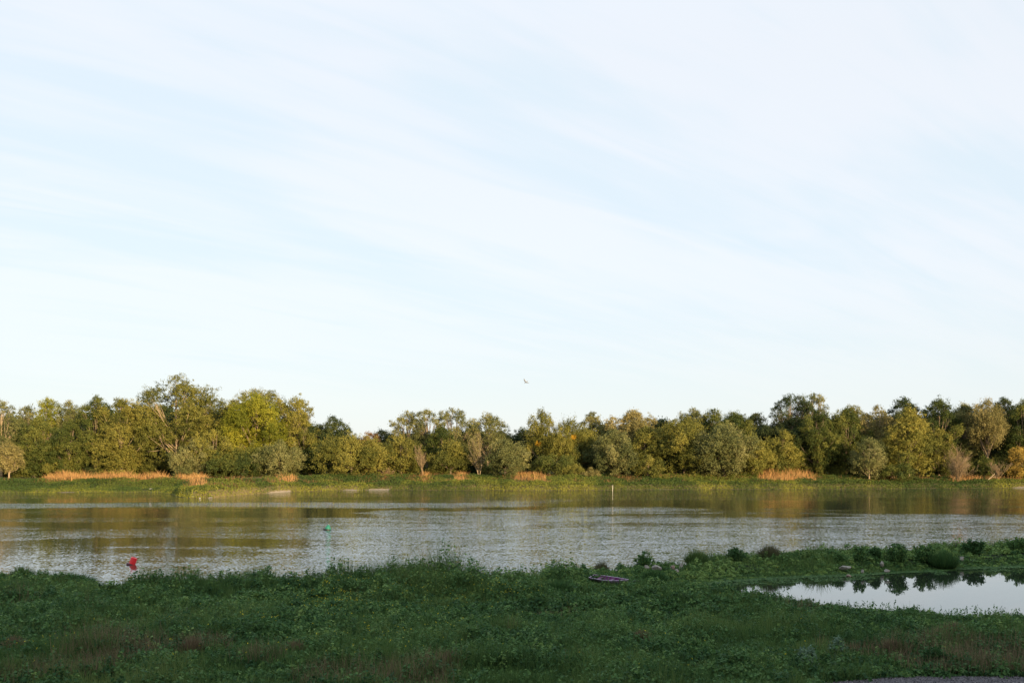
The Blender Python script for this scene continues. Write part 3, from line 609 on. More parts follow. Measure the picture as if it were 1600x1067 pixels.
X, Y = scatter(60000, -165, 175, lambda x: Yf(x) + 4.5, lambda x: Yf(x) + 22)
e = Y - Yf(X); keep = rng.random(len(X)) < sm((vnoise(X, Y, 3.6, 140) - 0.35) / 0.25) * 0.5 * sm((e - 4.5 - 7 * sm((-62 - X) / 10)) / 3); X, Y = X[keep], Y[keep]
tag(link('brown_weeds', quads_mesh('brown_weeds', blades(np.stack([X, Y, height(X, Y)], 1), 0.95, 0.06, 0.6), rng.random(len(X))), LEAF['rust']), 'brown withered weeds scattered along the top of the far bank', 'weeds', kind='stuff')
# stones at the little headland on the far bank, and the white post
STONE = solid('pale_stone', (0.16, 0.15, 0.13), (0.30, 0.27, 0.23), 6, 0.85, 0.04)
def rock(name, label, px, py, wpx, hpx, z, mat, seed, group=None, cat='rock'):
    g = np.random.default_rng(seed); D = DW(py, z); sx = wpx * D / F / 2; szz = hpx * D / F / 2
    bm = bmesh.new(); bmesh.ops.create_icosphere(bm, subdivisions=4, radius=1)
    cuts = [(unit(g.normal(size=3)), g.uniform(0.55, 0.85)) for _ in range(11)]
    ph = g.uniform(0, 6, 6)
    for v in bm.verts:
        p_ = np.array(v.co)
        for nn, dd in cuts:
            q = p_ @ nn
            if q > dd: p_ = p_ - nn * (q - dd) * 0.92
        p_ = p_ * (1 + 0.035 * math.sin(7 * p_[0] + ph[0]) * math.sin(8 * p_[1] + ph[1]) + 0.02 * math.sin(17 * p_[2] + ph[2] + 9 * p_[0]))
        v.co = (p_[0] * sx, p_[1] * (sx * 0.8), p_[2] * szz * 1.25)
    me = bpy.data.meshes.new(name); bm.to_mesh(me); bm.free(); me.polygons.foreach_set('use_smooth', [True] * len(me.polygons))
    o = link(name, me, mat); Xc = PX(px, D); o.location = (Xc, D, max(hz1(Xc, D), 0) + szz * 0.45 + max(0, z - max(hz1(Xc, D), 0)) * 0.6); o.rotation_euler = (0, g.uniform(-.2, .2), g.uniform(0, 0.6))
    tag(o, label, cat, group); return o
for k_, (px, py, w) in enumerate([(284, 775.5, 4), (293, 777.2, 3), (301, 778.0, 4.5), (312, 778.5, 3), (318, 777.6, 4), (328, 778.2, 7)]):
    rock('stone', 'small pale stone in the row at the tip of the far headland', px, py, w * 1.15, 1.5, -0.05, STONE, 40 + k_, group='pale stones at the tip of the far headland', cat='stone')
rock('driftwood_stone', 'lone pale stone on the wet grass left of the headland', 237, 767, 8, 2.5, 0.1, STONE, 50, cat='stone')
PAINT = solid('white_paint', (0.40, 0.37, 0.30), (0.55, 0.52, 0.45), 8, 0.6)
D = DW(767); X = PX(957, D)
v, f = tubes([([(0, 0, -0.8), (0.03, 0, 0.4), (0.05, 0, 1.25)], [0.055, 0.05, 0.045])], 8)
po = link('mooring_post', mesh_from('mooring_post', v, f), PAINT); po.location = (X, D, 0); tag(po, 'thin white post standing in the water at the far shore', 'post')
v, f = tubes([([(0, 0, 0), (0.8, 0.2, 0.45), (1.7, 0.3, 1.2), (2.6, 0.2, 2.1)], [0.16, 0.13, 0.1, 0.05]), ([(1.7, .3, 1.2), (2.1, .1, 1.3), (2.7, 0, 1.35)], [.07, .05, .02])], 7)
lg = link('fallen_trunk', mesh_from('fallen_trunk', v, f), PALEBARK); D = 237; X = PX(1538, D); lg.location = (X, D, hz1(X, D)); tag(lg, 'pale leaning dead trunk beside the small bare shrub on the right', 'log')

# ------------------------------------------------------------------ near meadow, spit
def in_land(X, Y): return (Ys(X) - Y > 0.05) & (pond_d(X, Y) < -0.05)
def near_scatter(n_, y0, y1, pw=0.3):
    u = rng.random(n_ * 2); Y = y0 * (y1 / y0) ** (u ** (1 / (1 + pw)))
    Y = y0 + (y1 - y0) * u if pw is None else Y
    hw = 0.53 * Y + 3; X = rng.uniform(-1, 1, len(Y)) * hw
    k_ = in_land(X, Y); return X[k_][:n_], Y[k_][:n_]
ROCKS = [
  ('flat grey boulder under the brown topped grass tuft', 945, 886, 13, 8, 'BOULD', 0.5),
  ('smaller pale boulder touching the left side of the biggest boulder', 1010, 887, 13, 8, 'BOULD', 0.5),
  ('biggest pale boulder on the spit, behind the dark rush clump', 1026, 888, 20, 12, 'BOULD', 0.5),
  ('small reddish boulder left of the upright pale boulder', 1051, 887, 12, 9, 'RBOULD', 0.5),
  ('upright pale boulder at the right of the boulder group', 1064, 887, 10, 13, 'BOULD', 0.5),
  ('low grey stone between the reddish and the upright boulder', 1057, 891, 11, 6, 'BOULD', 0.5),
  ('little grey stone below the flat grey boulder', 963, 891, 8, 5, 'BOULD', 0.5),
  ('brownish stone left of the little grey stone', 929, 896, 9, 6, 'RBOULD', 0.5),
  ('leftmost low stone half sunk in weeds above the boat', 913, 900, 10, 6, 'RBOULD', 0.3),
  ('long flat pale boulder at the pond side of the spit', 1320, 883, 25, 7, 'BOULD', 0.5),
  ('small pale stone right of the long flat boulder', 1348, 888, 7, 6, 'BOULD', 0.5),
  ('pale angular boulder above the pond edge', 1378, 879, 11, 9, 'BOULD', 0.5),
  ('pale wedge stone just below the angular boulder', 1386, 887, 12, 6, 'BOULD', 0.5),
  ('leaning pale stone high on the right part of the spit', 1503, 872, 9, 9, 'BOULD', 0.5),
  ('broad pale stone among weeds near the right end of the spit', 1517, 864, 14, 7, 'BOULD', 0.5),
  ('reddish stone lying at the pond waterline', 1326, 899, 12, 5, 'RBOULD', 0.1)]
CLEAR = [(PX(a, DW(b_, z_)), DW(b_, z_), w / 2 * DW(b_, z_) / F + 0.12, 0.8, 2.6) for _, a, b_, w, _h, _m, z_ in ROCKS] + [(PX(955, DW(913, .45)), DW(913, .45), 1.25, 0.97, 2.2)]
def cover(X, Y):
    """height of the plant cover"""
    d = Ys(X) - Y; p = -pond_d(X, Y); px = X / Y * F + 800
    lum = vnoise(X, Y, 0.45, 3) * 0.5 + vnoise(X, Y, 1.2, 5, 5) * 0.75 + vnoise(X, Y, 3.4, 1, 8) * 0.4
    h = 0.02 + 0.34 * lum ** 2.0 + 0.22 * sm((vnoise(X / 2.2, Y, 1.5, 88, 3) - 0.52) / 0.25) * sm((p - 1.5) / 3)
    shore = np.exp(-((d - 3.2) / 2.8) ** 2) * sm((px - 180) / 60) * sm((960 - px) / 80)
    h = h + shore * (0.02 + 0.42 * lum ** 1.6)
    wet = sm((p + 0.3) / 4.5) * sm(d / 1.2)
    for rx, ry, rw, k_, ln in CLEAR:
        h = h * (1 - k_ * np.exp(-((X - rx) / rw) ** 4) * sm((Y - ry + ln) / 0.8) * sm((ry + 0.6 - Y) / 0.6))
    return h * (0.12 + 0.88 * wet)
path_y = lambda X: 27.0 + 0.06 * (X - 8)
def path_edge(X): return np.interp(X, [8, 10, 11.5, 14.6, 40], [26.3, 27.2, 27.9, 28.4, 30.5]) + 0.3 * (vnoise(X, 0 * X, .8) - .5)
def off_path(X, Y): return ~((X > 8.0) & (Y < path_edge(X)))
def mask_rut(X, Y): return np.exp(-((Y - (44.2 + 0.06 * (X + 3))) / 0.3) ** 2) * sm((X + 8) / 2) * sm((3.5 - X) / 3)

# leafy weeds
def weed_batch(n_, y0, y1, size):
    """cushions of leafy plants with dark gaps between them, over a thin even layer"""
    def lit_tone(X, Y): return 0.10 + 0.60 * (vnoise(X, Y, 1.7, 44) * 0.5 + vnoise(X, Y, 6, 14) * 0.5) + 0.26 * sm((Y - 46) / 10) - 0.14 * sm((36 - Y) / 7)  # random patches, plus sky light painted in: paler on the spit, darker nearby
    m_ = 62; X, Y = near_scatter(int(n_ * 1.5 / m_), y0, y1, 0.0)
    br_ = vnoise(X, Y, 3.3, 12) * 0.5 + vnoise(X, Y, 1.1, 2) * 0.35 + vnoise(X, Y, 8, 4) * 0.3
    keep = (rng.random(len(X)) < sm((br_ - 0.28 - sm((34 - Y) / 6) * 0.2) / 0.3) + 0.25) & (rng.random(len(X)) > mask_rut(X, Y)) & off_path(X, Y)
    X, Y = X[keep], Y[keep]; n0 = len(X); h = cover(X, Y); R_ = rng.uniform(0.12, 0.42, n0) * (0.5 + 1.2 * np.clip(h, 0, .5)); Hc = h * rng.uniform(0.7, 1.45, n0) + 0.03
    tn = np.repeat(lit_tone(X, Y) + rng.normal(size=n0) * 0.20, m_)
    d = unit(rng.normal(size=(n0 * m_, 3))); d[:, 2] = np.abs(d[:, 2]); q = rng.uniform(0.75, 1.05, n0 * m_)[:, None]
    RR = np.stack([np.repeat(R_, m_), np.repeat(R_, m_), np.repeat(Hc, m_)], 1)
    C1 = np.stack([np.repeat(X, m_), np.repeat(Y, m_), np.repeat(height(X, Y), m_)], 1) + d * RR * q
    L1 = leaves(C1, d * 0.8 + np.array([0, 0, 0.5]), size * 1.1, 0.75, spread=0.5)
    X, Y = near_scatter(int(n_ * 0.35), y0, y1, 0.0); keep = (rng.random(len(X)) > mask_rut(X, Y)) & off_path(X, Y); X, Y = X[keep], Y[keep]
    C2 = np.stack([X, Y, height(X, Y) + cover(X, Y) * 0.45 * rng.random(len(X))], 1)
    L2 = leaves(C2, np.tile([0, -0.15, 0.9], (len(C2), 1)), size, 0.75, spread=0.65)
    return np.concatenate([L1, L2]), np.clip(np.concatenate([tn, lit_tone(X, Y) - 0.1]) + rng.normal(size=len(L1) + len(L2)) * 0.10, 0, 1)
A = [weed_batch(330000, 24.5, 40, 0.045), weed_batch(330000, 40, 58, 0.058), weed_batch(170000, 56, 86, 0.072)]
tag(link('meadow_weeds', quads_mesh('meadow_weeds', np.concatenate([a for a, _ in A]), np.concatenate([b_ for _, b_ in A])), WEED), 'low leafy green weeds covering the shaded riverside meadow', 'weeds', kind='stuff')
# shoots that stick out of the cover
def shoots(n_, y0, y1, sel, hmin, hmax, size):
    X, Y = near_scatter(n_, y0, y1, 0.0); k_ = sel(X, Y) & off_path(X, Y); X, Y = X[k_], Y[k_]
    h = cover(X, Y); g0 = height(X, Y); H_ = rng.uniform(hmin, hmax, len(X)); m_ = 12
    tt = np.tile(np.linspace(0.1, 1, m_), len(X)); Xr, Yr, gr, hr, Hr = [np.repeat(q, m_) for q in (X, Y, g0, h, H_)]
    sw = np.repeat(rng.normal(size=(len(X), 2)) * 0.12, m_, 0)
    C = np.stack([Xr + sw[:, 0] * tt, Yr + sw[:, 1] * tt, gr + hr * 0.4 + Hr * tt], 1) + rng.normal(size=(len(Xr), 3)) * (0.055 * (1.25 - tt))[:, None] * np.array([1, 1, .4])
    return leaves(C, np.tile([0, 0, 0.6], (len(C), 1)), size, 0.5), np.clip(np.repeat(rng.uniform(0.1, 0.7, len(X)), m_) + 0.1 * rng.normal(size=len(C)), 0, 1)
shore_sel = lambda X, Y: ((Ys(X) - Y) < 5) & (rng.random(len(X)) < sm((vnoise(X, Y, 2.0, 21) - 0.3) / 0.3))
pond_sel = lambda X, Y: (pond_d(X, Y) > -3) & (Y < Yb(X)) & (rng.random(len(X)) < sm((vnoise(X, Y, 1.5, 25) - 0.3) / 0.3))
field_sel = lambda X, Y: rng.random(len(X)) < sm((vnoise(X, Y, 2.2, 61) - 0.45) / 0.25) * 0.8
A = [shoots(5000, 45, 86, shore_sel, 0.08, 0.34, 0.055), shoots(9000, 38, 58, pond_sel, 0.15, 0.62, 0.045), shoots(7000, 25, 52, field_sel, 0.08, 0.28, 0.055), shoots(5000, 25, 60, lambda X, Y: rng.random(len(X)) < sm((vnoise(X, Y, 1.9, 161) - 0.5) / 0.2) * 0.9, 0.05, 0.16, 0.085)]
tag(link('tall_weeds', quads_mesh('tall_weeds', np.concatenate([a for a, _ in A]), np.concatenate([b_ for _, b_ in A])), WEED), 'taller leafy weed shoots standing out of the meadow and along the water edge', 'weeds', kind='stuff')
# grass
def grass_batch(n_, y0, y1, w):
    X, Y = near_scatter(n_, y0, y1, 0.0)
    keep = (rng.random(len(X)) > mask_rut(X, Y)) & (rng.random(len(X)) < 0.25 + sm((vnoise(X, Y, 2.6, 71) - 0.3) / 0.35)) & off_path(X, Y); X, Y = X[keep], Y[keep]
    h = cover(X, Y) * (0.8 + 0.7 * vnoise(X, Y, 1.0, 33)) + 0.08
    C = np.stack([X, Y, height(X, Y)], 1)
    tint = np.clip(0.1 + 0.6 * vnoise(X, Y, 2.4, 91) + 0.1 * sm((34 - Y) / 8) * vnoise(X, Y, 5, 9) + rng.normal(size=len(X)) * 0.16, 0, 1)
    return blades(C, h, w, 0.45), tint
A = [grass_batch(190000, 24.5, 42, 0.009), grass_batch(120000, 42, 62, 0.014), grass_batch(60000, 60, 86, 0.02)]
tag(link('meadow_grass', quads_mesh('meadow_grass', np.concatenate([a for a, _ in A]), np.concatenate([b_ for _, b_ in A])), GRASS), 'long green grass growing among the meadow weeds', 'grass', kind='stuff')
# reddish seed heads
X, Y = near_scatter(150000, 24.5, 60, 0.0)
px = X / Y * F + 800
pm = sm((vnoise(X, Y, 2.4, 55) * 0.6 + vnoise(X, Y, 6, 15) * 0.5 + 0.05 * sm((33 - Y) / 6) + 0.10 * sm((px - 1050) / 300) - 0.735) / 0.12)
k_ = (rng.random(len(X)) < pm * 0.7) & off_path(X, Y) & (Y < 52); X, Y = X[k_], Y[k_]
h = cover(X, Y) + 0.16
b1 = blades(np.stack([X, Y, height(X, Y) + h * 0.35], 1), h * 0.95, 0.007, 0.35)
tag(link('seedheads', quads_mesh('seedheads', b1, rng.random(len(X))), SEED), 'reddish brown seed heads in patches over the meadow', 'grass', kind='stuff')
# yellow flowers
X, Y = near_scatter(60000, 27, 60, 0.0); px = X / Y * F + 800; D_ = Y
py = 715 + (H_CAM - 0.8) * F / Y
dn = 0.9 * np.exp(-(((px - 525) / 45) ** 2 + ((py - 935) / 14) ** 2)) + 0.6 * np.exp(-((py - 925) / 8) ** 2) * sm((px - 480) / 60) * sm((860 - px) / 60) + 0.10 * np.exp(-((py - 985) / 40) ** 2) * sm((820 - px) / 200) * (vnoise(X, Y, 3, 5) > 0.5) + 0.006
k_ = rng.random(len(X)) < dn * 0.42; X, Y = X[k_], Y[k_]
C = np.stack([X, Y, height(X, Y) + cover(X, Y) + 0.05 + 0.1 * rng.random(len(X))], 1)
m_ = 3; Cr = np.repeat(C, m_, 0) + rng.normal(size=(len(C) * m_, 3)) * 0.012
tag(link('yellow_flowers', quads_mesh('yellow_flowers', leaves(Cr, np.tile([0, -.4, .7], (len(Cr), 1)), 0.017, 0.8), rng.random(len(Cr))), FLOWER), 'tiny yellow flowers dotting the meadow', 'flowers', kind='stuff')
# floating algae fringe at the pond's far edge
X = rng.uniform(XTIP - 5, 60, 90000); Y = Yt(X) + np.where(rng.random(len(X)) < sm((X - XTIP + 6) / 5) * 0.75, rng.uniform(-0.9, 1.6, len(X)), rng.uniform(-2.6, 1.4, len(X)) * (vnoise(X, 0 * X, 1.3, 77) > .45)) * (0.6 + 0.5 * vnoise(X, 0 * X, 2.5, 3))
C = np.stack([X, Y, np.maximum(height(X, Y), 0) + 0.015 + 0.03 * rng.random(len(X))], 1)
tag(link('algae', quads_mesh('algae', leaves(C, np.tile([0, 0, 2.5], (len(C), 1)), 0.055, 0.8, spread=0.25), np.clip(rng.normal(size=len(X)) * 0.15 + 0.45, 0, 1)), WEED), 'flat green water weed fringing the far edge of the pond', 'water weed', kind='stuff')

# ------------------------------------------------------------------ single plants on the spit and in the meadow
def tussock(label, px, py, wpx, hpx, z, mat, seed, name='tussock', cat='grass tuft'):
    g = np.random.default_rng(seed + 900); D = DW(py, z); X = PX(px, D); r = wpx * D / F / 2 * 1.05; h = hpx * D / F * 1.3
    n_ = int(900 + 1500 * r)
    a = g.uniform(0, 6.283, n_); q = np.sqrt(g.random(n_)) * r * 0.62
    C = np.stack([np.cos(a) * q, np.sin(a) * q, np.zeros(n_)], 1)
    hb = h * g.uniform(0.35, 1.15, n_) * (1 - 0.8 * (q / (r * .62 + 1e-6)) ** 1.5 * 0.7)
    s = np.stack([-np.sin(a + g.normal(size=n_)), np.cos(a), 0 * a], 1) * 0.014
    o1 = np.stack([np.cos(a), np.sin(a), 0 * a], 1) * (q * 0.8 + 0.08 * r)[:, None] + g.normal(size=(n_, 3)) * 0.07
    t_ = C + o1; t_[:, 2] = hb
    V = np.stack([C - s, C + s, t_ + s * .3, t_ - s * .3], 1)
    root = link(name, quads_mesh(name, V, np.clip(g.normal(size=n_) * 0.25 + 0.45, 0, 1)), mat); root.location = (X, D, hz1(X, D) + 0.02); tag(root, label, cat)
def bushlet(label, px, py, wpx, hpx, z, mat, seed, name='weed_bush', cat='plant', size=0.06, open_=0.0):
    g = np.random.default_rng(seed + 700); D = DW(py, z); X = PX(px, D); r = wpx * D / F / 2 * 1.1; h = hpx * D / F * 1.3
    root = empty(name, (X, D, hz1(X, D))); tag(root, label, cat)
    st = int(10 + 12 * r); pol = []; L = []
    for i in range(st):
        a = g.uniform(0, 6.28); q = g.uniform(0.2, 1.0) * r * 0.85; hh = h * g.uniform(0.6, 1.08) * (1 - 0.35 * (q / r) ** 2)
        p0 = np.array([math.cos(a) * q * 0.3, math.sin(a) * q * 0.3, -0.05]); p2 = np.array([math.cos(a) * q, math.sin(a) * q, hh]); p1 = (p0 + p2) / 2 + np.array([0, 0, 0.06])
        pol.append(([p0, p1, p2], [0.012, 0.009, 0.004]))
        nn = int(95 * (1 - open_))
        tt = g.uniform(0.15, 1.0, nn)[:, None]; base = p0 * (1 - tt) ** 2 + 2 * p1 * tt * (1 - tt) + p2 * tt ** 2
        L.append(base + g.normal(size=(nn, 3)) * (0.13 * (1.15 - 0.7 * tt)) * np.array([1, 1, .5]))
    L = np.concatenate(L); L = L[L[:, 2] > 0]
    v, f = tubes(pol, 4); link('stem', mesh_from('stem', v, f), STEM, root)
    link('leaves', quads_mesh('leaves', leaves(L, np.tile([0, 0, .7], (len(L), 1)), size, 0.6, g=g), np.clip(g.normal(size=len(L)) * .2 + .4, 0, 1)), mat, root)
STEM = solid('green_stem', (0.05, 0.08, 0.03), (0.09, 0.11, 0.04), 8, 0.8)
i_ = 0
for lab, px, py, w, h, z, mt in [
  ('dark pointed grass tuft at the water edge, left of the twin boulders', 875, 889, 24, 18, 0.6, BROWNT),
  ('brown topped grass tuft right behind the flat grey boulder', 940, 884, 22, 19, 0.6, BROWNT),
  ('dense dark green rush clump in front of the big pale boulder', 1021, 903, 40, 18, 0.4, RUSH),
  ('broad dark rush clump left of the purple boat', 870, 925, 60, 17, 0.5, RUSH),
  ('spiky green grass tuft on the spit above the small reddish boulder', 1088, 880, 34, 19, 0.6, GRASS),
  ('tall brown grass tuft at the middle of the spit', 1202, 874, 32, 20, 0.6, BROWNT),
  ('tufted green grass mound at the left end of the near shore', 34, 908, 34, 18, 0.5, GRASS),
  ('long low tuft of dark grass beside the left shore mound', 118, 909, 60, 15, 0.5, RUSH),
  ('brown grass tuft right below the red buoy wake', 262, 909, 44, 18, 0.5, BROWNT),
  ('dark grass tuft in the middle of the near shore strip', 600, 899, 46, 20, 0.5, RUSH),
  ('brownish grass tuft left of the boulders on the near shore', 828, 896, 34, 16, 0.5, BROWNT),
  ('dark rush clump beside the pale stones on the spit', 1474, 876, 44, 22, 0.5, RUSH)]:
    tussock(lab, px, py, w, h, z, mt, i_); i_ += 1
for lab, px, py, w, h, z, sz in [
  ('leafy bush between the dark pointed tuft and the brown topped tuft', 908, 886, 34, 18, 0.6, 0.06),
  ('small open leafy plant on the skyline left of the big pale boulder', 970, 883, 20, 15, 0.6, 0.05),
  ('spreading leafy bush directly above the big pale boulder', 1003, 883, 34, 21, 0.6, 0.06),
  ('dark leafy bush at the waterline left of the tall brown tuft', 1150, 878, 38, 19, 0.6, 0.06),
  ('small twiggy plant left of the dense round bush on the spit', 1312, 876, 18, 14, 0.6, 0.04),
  ('dense round dark bush above the long flat boulder', 1342, 874, 30, 18, 0.6, 0.06),
  ('smaller round bush touching the dense dark one', 1367, 872, 24, 17, 0.6, 0.06),
  ('tallest leafy bush on the right half of the spit', 1402, 876, 40, 26, 0.5, 0.07),
  ('broad leafy bush left of the dark rush clump on the spit', 1442, 874, 44, 22, 0.5, 0.07),
  ('leafy bush behind the leaning pale stones on the spit', 1524, 864, 44, 18, 0.6, 0.07),
  ('leafy bush at the far right end of the spit', 1590, 862, 36, 20, 0.6, 0.07),
  ('bushy weed at the left end of the tall shore strip', 440, 898, 44, 20, 0.6, 0.06),
  ('bushy weed sticking out of the middle of the tall shore strip', 745, 897, 40, 18, 0.6, 0.06),
  ('dark low bush in the meadow below the pond', 1310, 988, 52, 26, 0.8, 0.05)]:
    bushlet(lab, px, py, w, h, z, WEED if i_ % 3 else RUSH, i_, size=sz); i_ += 1
for lab, px, py, w, h in [('pale grey-green thistle in the bottom right of the meadow', 1262, 1046, 34, 26), ('smaller pale thistle up and right of the other', 1306, 1024, 26, 22)]:
    bushlet(lab, px, py, w, h, 0.9, THISTLE, i_, name='thistle', size=0.05, open_=0.4); i_ += 1

for lab, px, py, w, h, mt in [
  ('dark dense clump in the front meadow at the lower left', 345, 1044, 60, 20, RUSH), ('dark clump in the front meadow left of the middle', 575, 1046, 66, 22, RUSH),
  ('dark low clump in the left half of the meadow', 150, 985, 60, 14, WEED), ('dark clump near the lower middle of the meadow', 905, 1050, 56, 22, RUSH),
  ('dark clump low in the right meadow near the gravel path', 1462, 1036, 62, 24, RUSH), ('dark clump under the pond near the right edge', 1560, 1000, 54, 20, WEED),
  ('light green broad leaved plant in the lower middle', 960, 1035, 44, 20, WEED), ('light green leafy plant in the front meadow right of the middle', 1085, 1020, 48, 20, WEED),
  ('leafy mound in the left meadow below the flowers', 500, 985, 70, 16, WEED)]:
    bushlet(lab, px, py, w, h, 0.9, mt, i_, size=0.05); i_ += 1
for lab, px, py, w, h in [('reddish brown dock stand at the lower left of the meadow', 300, 1030, 36, 24), ('reddish brown dock stand in the lower left middle', 460, 1022, 30, 20), ('reddish dock stand near the lower middle', 700, 1048, 34, 26),
  ('brown dock stand in the middle of the meadow', 1002, 1002, 34, 20), ('brown dock stand right below the pond', 1490, 990, 46, 22), ('brown dock stand at the right side of the meadow', 1395, 1022, 36, 22), ('brownish dock stand at the left edge', 22, 1012, 36, 20)]:
    tussock(lab, px, py, w, h, 0.9, SEED, i_, name='dock_stand', cat='plant'); i_ += 1
# boulders
BOULD = solid('pale_boulder', (0.14, 0.125, 0.11), (0.32, 0.29, 0.25), 5, 0.9, 0.05)
RBOULD = solid('reddish_boulder', (0.17, 0.12, 0.10), (0.30, 0.22, 0.18), 5, 0.9, 0.05)
for k_, (lab, px, py, w, h, mt, z_) in enumerate(ROCKS):
    mt = BOULD if mt == 'BOULD' else RBOULD
    rock('boulder', lab, px, py, w * 0.8, h * 0.85, z_, mt, 60 + k_)

# ------------------------------------------------------------------ red buoy, green buoy
RED = solid('red_plastic', (0.62, 0.014, 0.02), (0.74, 0.025, 0.032), 4, 0.45, spec=0.4)
DRED = solid('dark_wet_red', (0.06, 0.008, 0.012), (0.10, 0.012, 0.018), 4, 0.3)
GRN = solid('green_plastic', (0.010, 0.10, 0.065), (0.018, 0.15, 0.10), 4, 0.45, spec=0.4)
BLK = solid('black_rubber', (0.008, 0.012, 0.010), (0.02, 0.025, 0.02), 4, 0.4)
STEEL = solid('grey_steel', (0.35, 0.35, 0.36), (0.5, 0.5, 0.5), 6, 0.4, metal=0.6)
def lathe(prof, k=28):
    V, Fc = [], []
    for r, z in prof:
        for j in range(k): a = 2 * math.pi * j / k; V.append((r * math.cos(a), r * math.sin(a), z))
    for i in range(len(prof) - 1):
        for j in range(k): Fc.append((i * k + j, i * k + (j + 1) % k, (i + 1) * k + (j + 1) % k, (i + 1) * k + j))
    Fc.append(tuple(reversed(range(k)))); Fc.append(tuple((len(prof) - 1) * k + j for j in range(k)))
    return V, Fc
D = DW(881.5); X = PX(206, D)
rb = empty('channel_buoy', (X, D, 0.0)); rb.rotation_euler = (R(-4), R(20), 0); tag(rb, 'red can shaped buoy tilted by the current', 'buoy')
v, f = lathe([(0.14, -0.30), (0.20, -0.28), (0.205, 0.0), (0.205, 0.42), (0.20, 0.46), (0.17, 0.475)]); b_ = link('body', mesh_from('body', v, f), RED, rb)
v, f = lathe([(0.20, -0.10), (0.34, -0.09), (0.36, -0.03), (0.34, 0.03), (0.207, 0.05)]); link('float_collar', mesh_from('float_collar', v, f), DRED, rb)
v, f = lathe([(0.208, 0.20), (0.212, 0.205), (0.212, 0.235), (0.208, 0.24)]); link('band', mesh_from('band', v, f), RED, b_)
v, f = tubes([([(0.05, 0, 0.47), (0.05, 0, 0.56), (0.0, 0, 0.59), (-0.05, 0, 0.56), (-0.05, 0, 0.47)], [0.014] * 5)], 6); link('lifting_eye', mesh_from('lifting_eye', v, f), STEEL, rb)
D = DW(827.5); X = PX(512, D)
gb = empty('channel_buoy', (X, D, 0.0)); gb.scale = (0.78,) * 3; gb.rotation_euler = (0, R(9), 0); tag(gb, 'small green cone buoy on a black float farther out on the river', 'buoy')
v, f = lathe([(0.42, 0.12), (0.40, 0.18), (0.20, 0.50), (0.10, 0.62), (0.03, 0.66)]); link('cone', mesh_from('cone', v, f), GRN, gb)
v, f = lathe([(0.40, -0.2), (0.56, -0.14), (0.58, 0.02), (0.56, 0.10), (0.40, 0.14)]); link('float_collar', mesh_from('float_collar', v, f), BLK, gb)
v, f = tubes([([(0.04, 0, 0.64), (0.03, 0, 0.72), (-0.03, 0, 0.72), (-0.04, 0, 0.64)], [0.012] * 4)], 6); link('lifting_eye', mesh_from('lifting_eye', v, f), STEEL, gb)

# ------------------------------------------------------------------ purple boat lying in the grass
PURP = solid('purple_hull', (0.11, 0.028, 0.09), (0.15, 0.04, 0.12), 3, 0.5)
LIL = solid('lilac_rim', (0.36, 0.27, 0.38), (0.48, 0.38, 0.50), 5, 0.5)
INN = solid('dark_purple_inside', (0.09, 0.012, 0.08), (0.13, 0.02, 0.11), 4, 0.6)
HUL = solid('grey_lilac_hull', (0.13, 0.10, 0.13), (0.20, 0.16, 0.19), 4, 0.6)
ns_, L_ = 17, 2.75
def sect(i, ins=0.0):
    q = i / (ns_ - 1); x = (q - 0.5) * L_
    w = 0.40 * (1 - max(0, (q - 0.35) / 0.65) ** 2.2) * (0.80 + 0.20 * min(1, q / 0.3)) + 0.012 - ins
    w = max(w, 0.008); sheer = 0.34 + 0.16 * max(0, q - 0.4) ** 2 / 0.36 ; keel = 0.02 + 0.22 * max(0, (q - 0.72) / 0.28) ** 2
    keel += ins
    return [(x, -w, sheer), (x, -w * 0.92, sheer * 0.6 + keel * 0.4), (x, -w * 0.66, keel + 0.05), (x, 0, keel), (x, w * 0.66, keel + 0.05), (x, w * 0.92, sheer * 0.6 + keel * 0.4), (x, w, sheer)]
def loft(ins, flip=False):
    V = [p_ for i in range(ns_) for p_ in sect(i, ins)]; Fc = []
    for i in range(ns_ - 1):
        for j in range(6):
            q = (i * 7 + j, (i + 1) * 7 + j, (i + 1) * 7 + j + 1, i * 7 + j + 1); Fc.append(q[::-1] if flip else q)
    Fc.append(tuple(range(7)) if flip else tuple(reversed(range(7)))); return V, Fc
bx, by = PX(953, DW(913, 0.45)), DW(913, 0.45)
boat = empty('rowing_boat', (bx, by, hz1(bx, by) + 0.14)); boat.scale = (0.80, 0.80, 0.62); boat.rotation_euler = (R(11), R(3), R(-36)); tag(boat, 'small purple open boat with a lilac rim lying in the meadow grass', 'boat')
v, f = loft(0); link('hull', mesh_from('hull', v, f), HUL, boat)
v, f = loft(0.022, True); link('inside', mesh_from('inside', v, f), INN, boat)
rim = []
for s_ in (0, 6): rim.append(([np.array(sect(i)[s_]) + np.array([0, 0, 0.012]) for i in range(ns_)], [0.026] * ns_))
rim.append(([np.array(sect(0)[0]), np.array(sect(0)[6])], [0.026, 0.026])); v, f = tubes(rim, 6); link('gunwale', mesh_from('gunwale', v, f), LIL, boat)
def boxm(name, x0, x1, y0, y1, z0, z1, mat, par, bev=0.0):
    bm = bmesh.new(); bmesh.ops.create_cube(bm, size=1)
    for q in bm.verts: q.co = (x0 + (q.co.x + .5) * (x1 - x0), y0 + (q.co.y + .5) * (y1 - y0), z0 + (q.co.z + .5) * (z1 - z0))
    if bev: bmesh.ops.bevel(bm, geom=bm.edges[:], offset=bev, segments=2, affect='EDGES')
    me = bpy.data.meshes.new(name); bm.to_mesh(me); bm.free(); return link(name, me, mat, par)
for xb, hw in ((-0.75, 0.35), (0.15, 0.36)): boxm('thwart', xb - 0.11, xb + 0.11, -hw, hw, 0.25, 0.275, PURP, boat, 0.008)
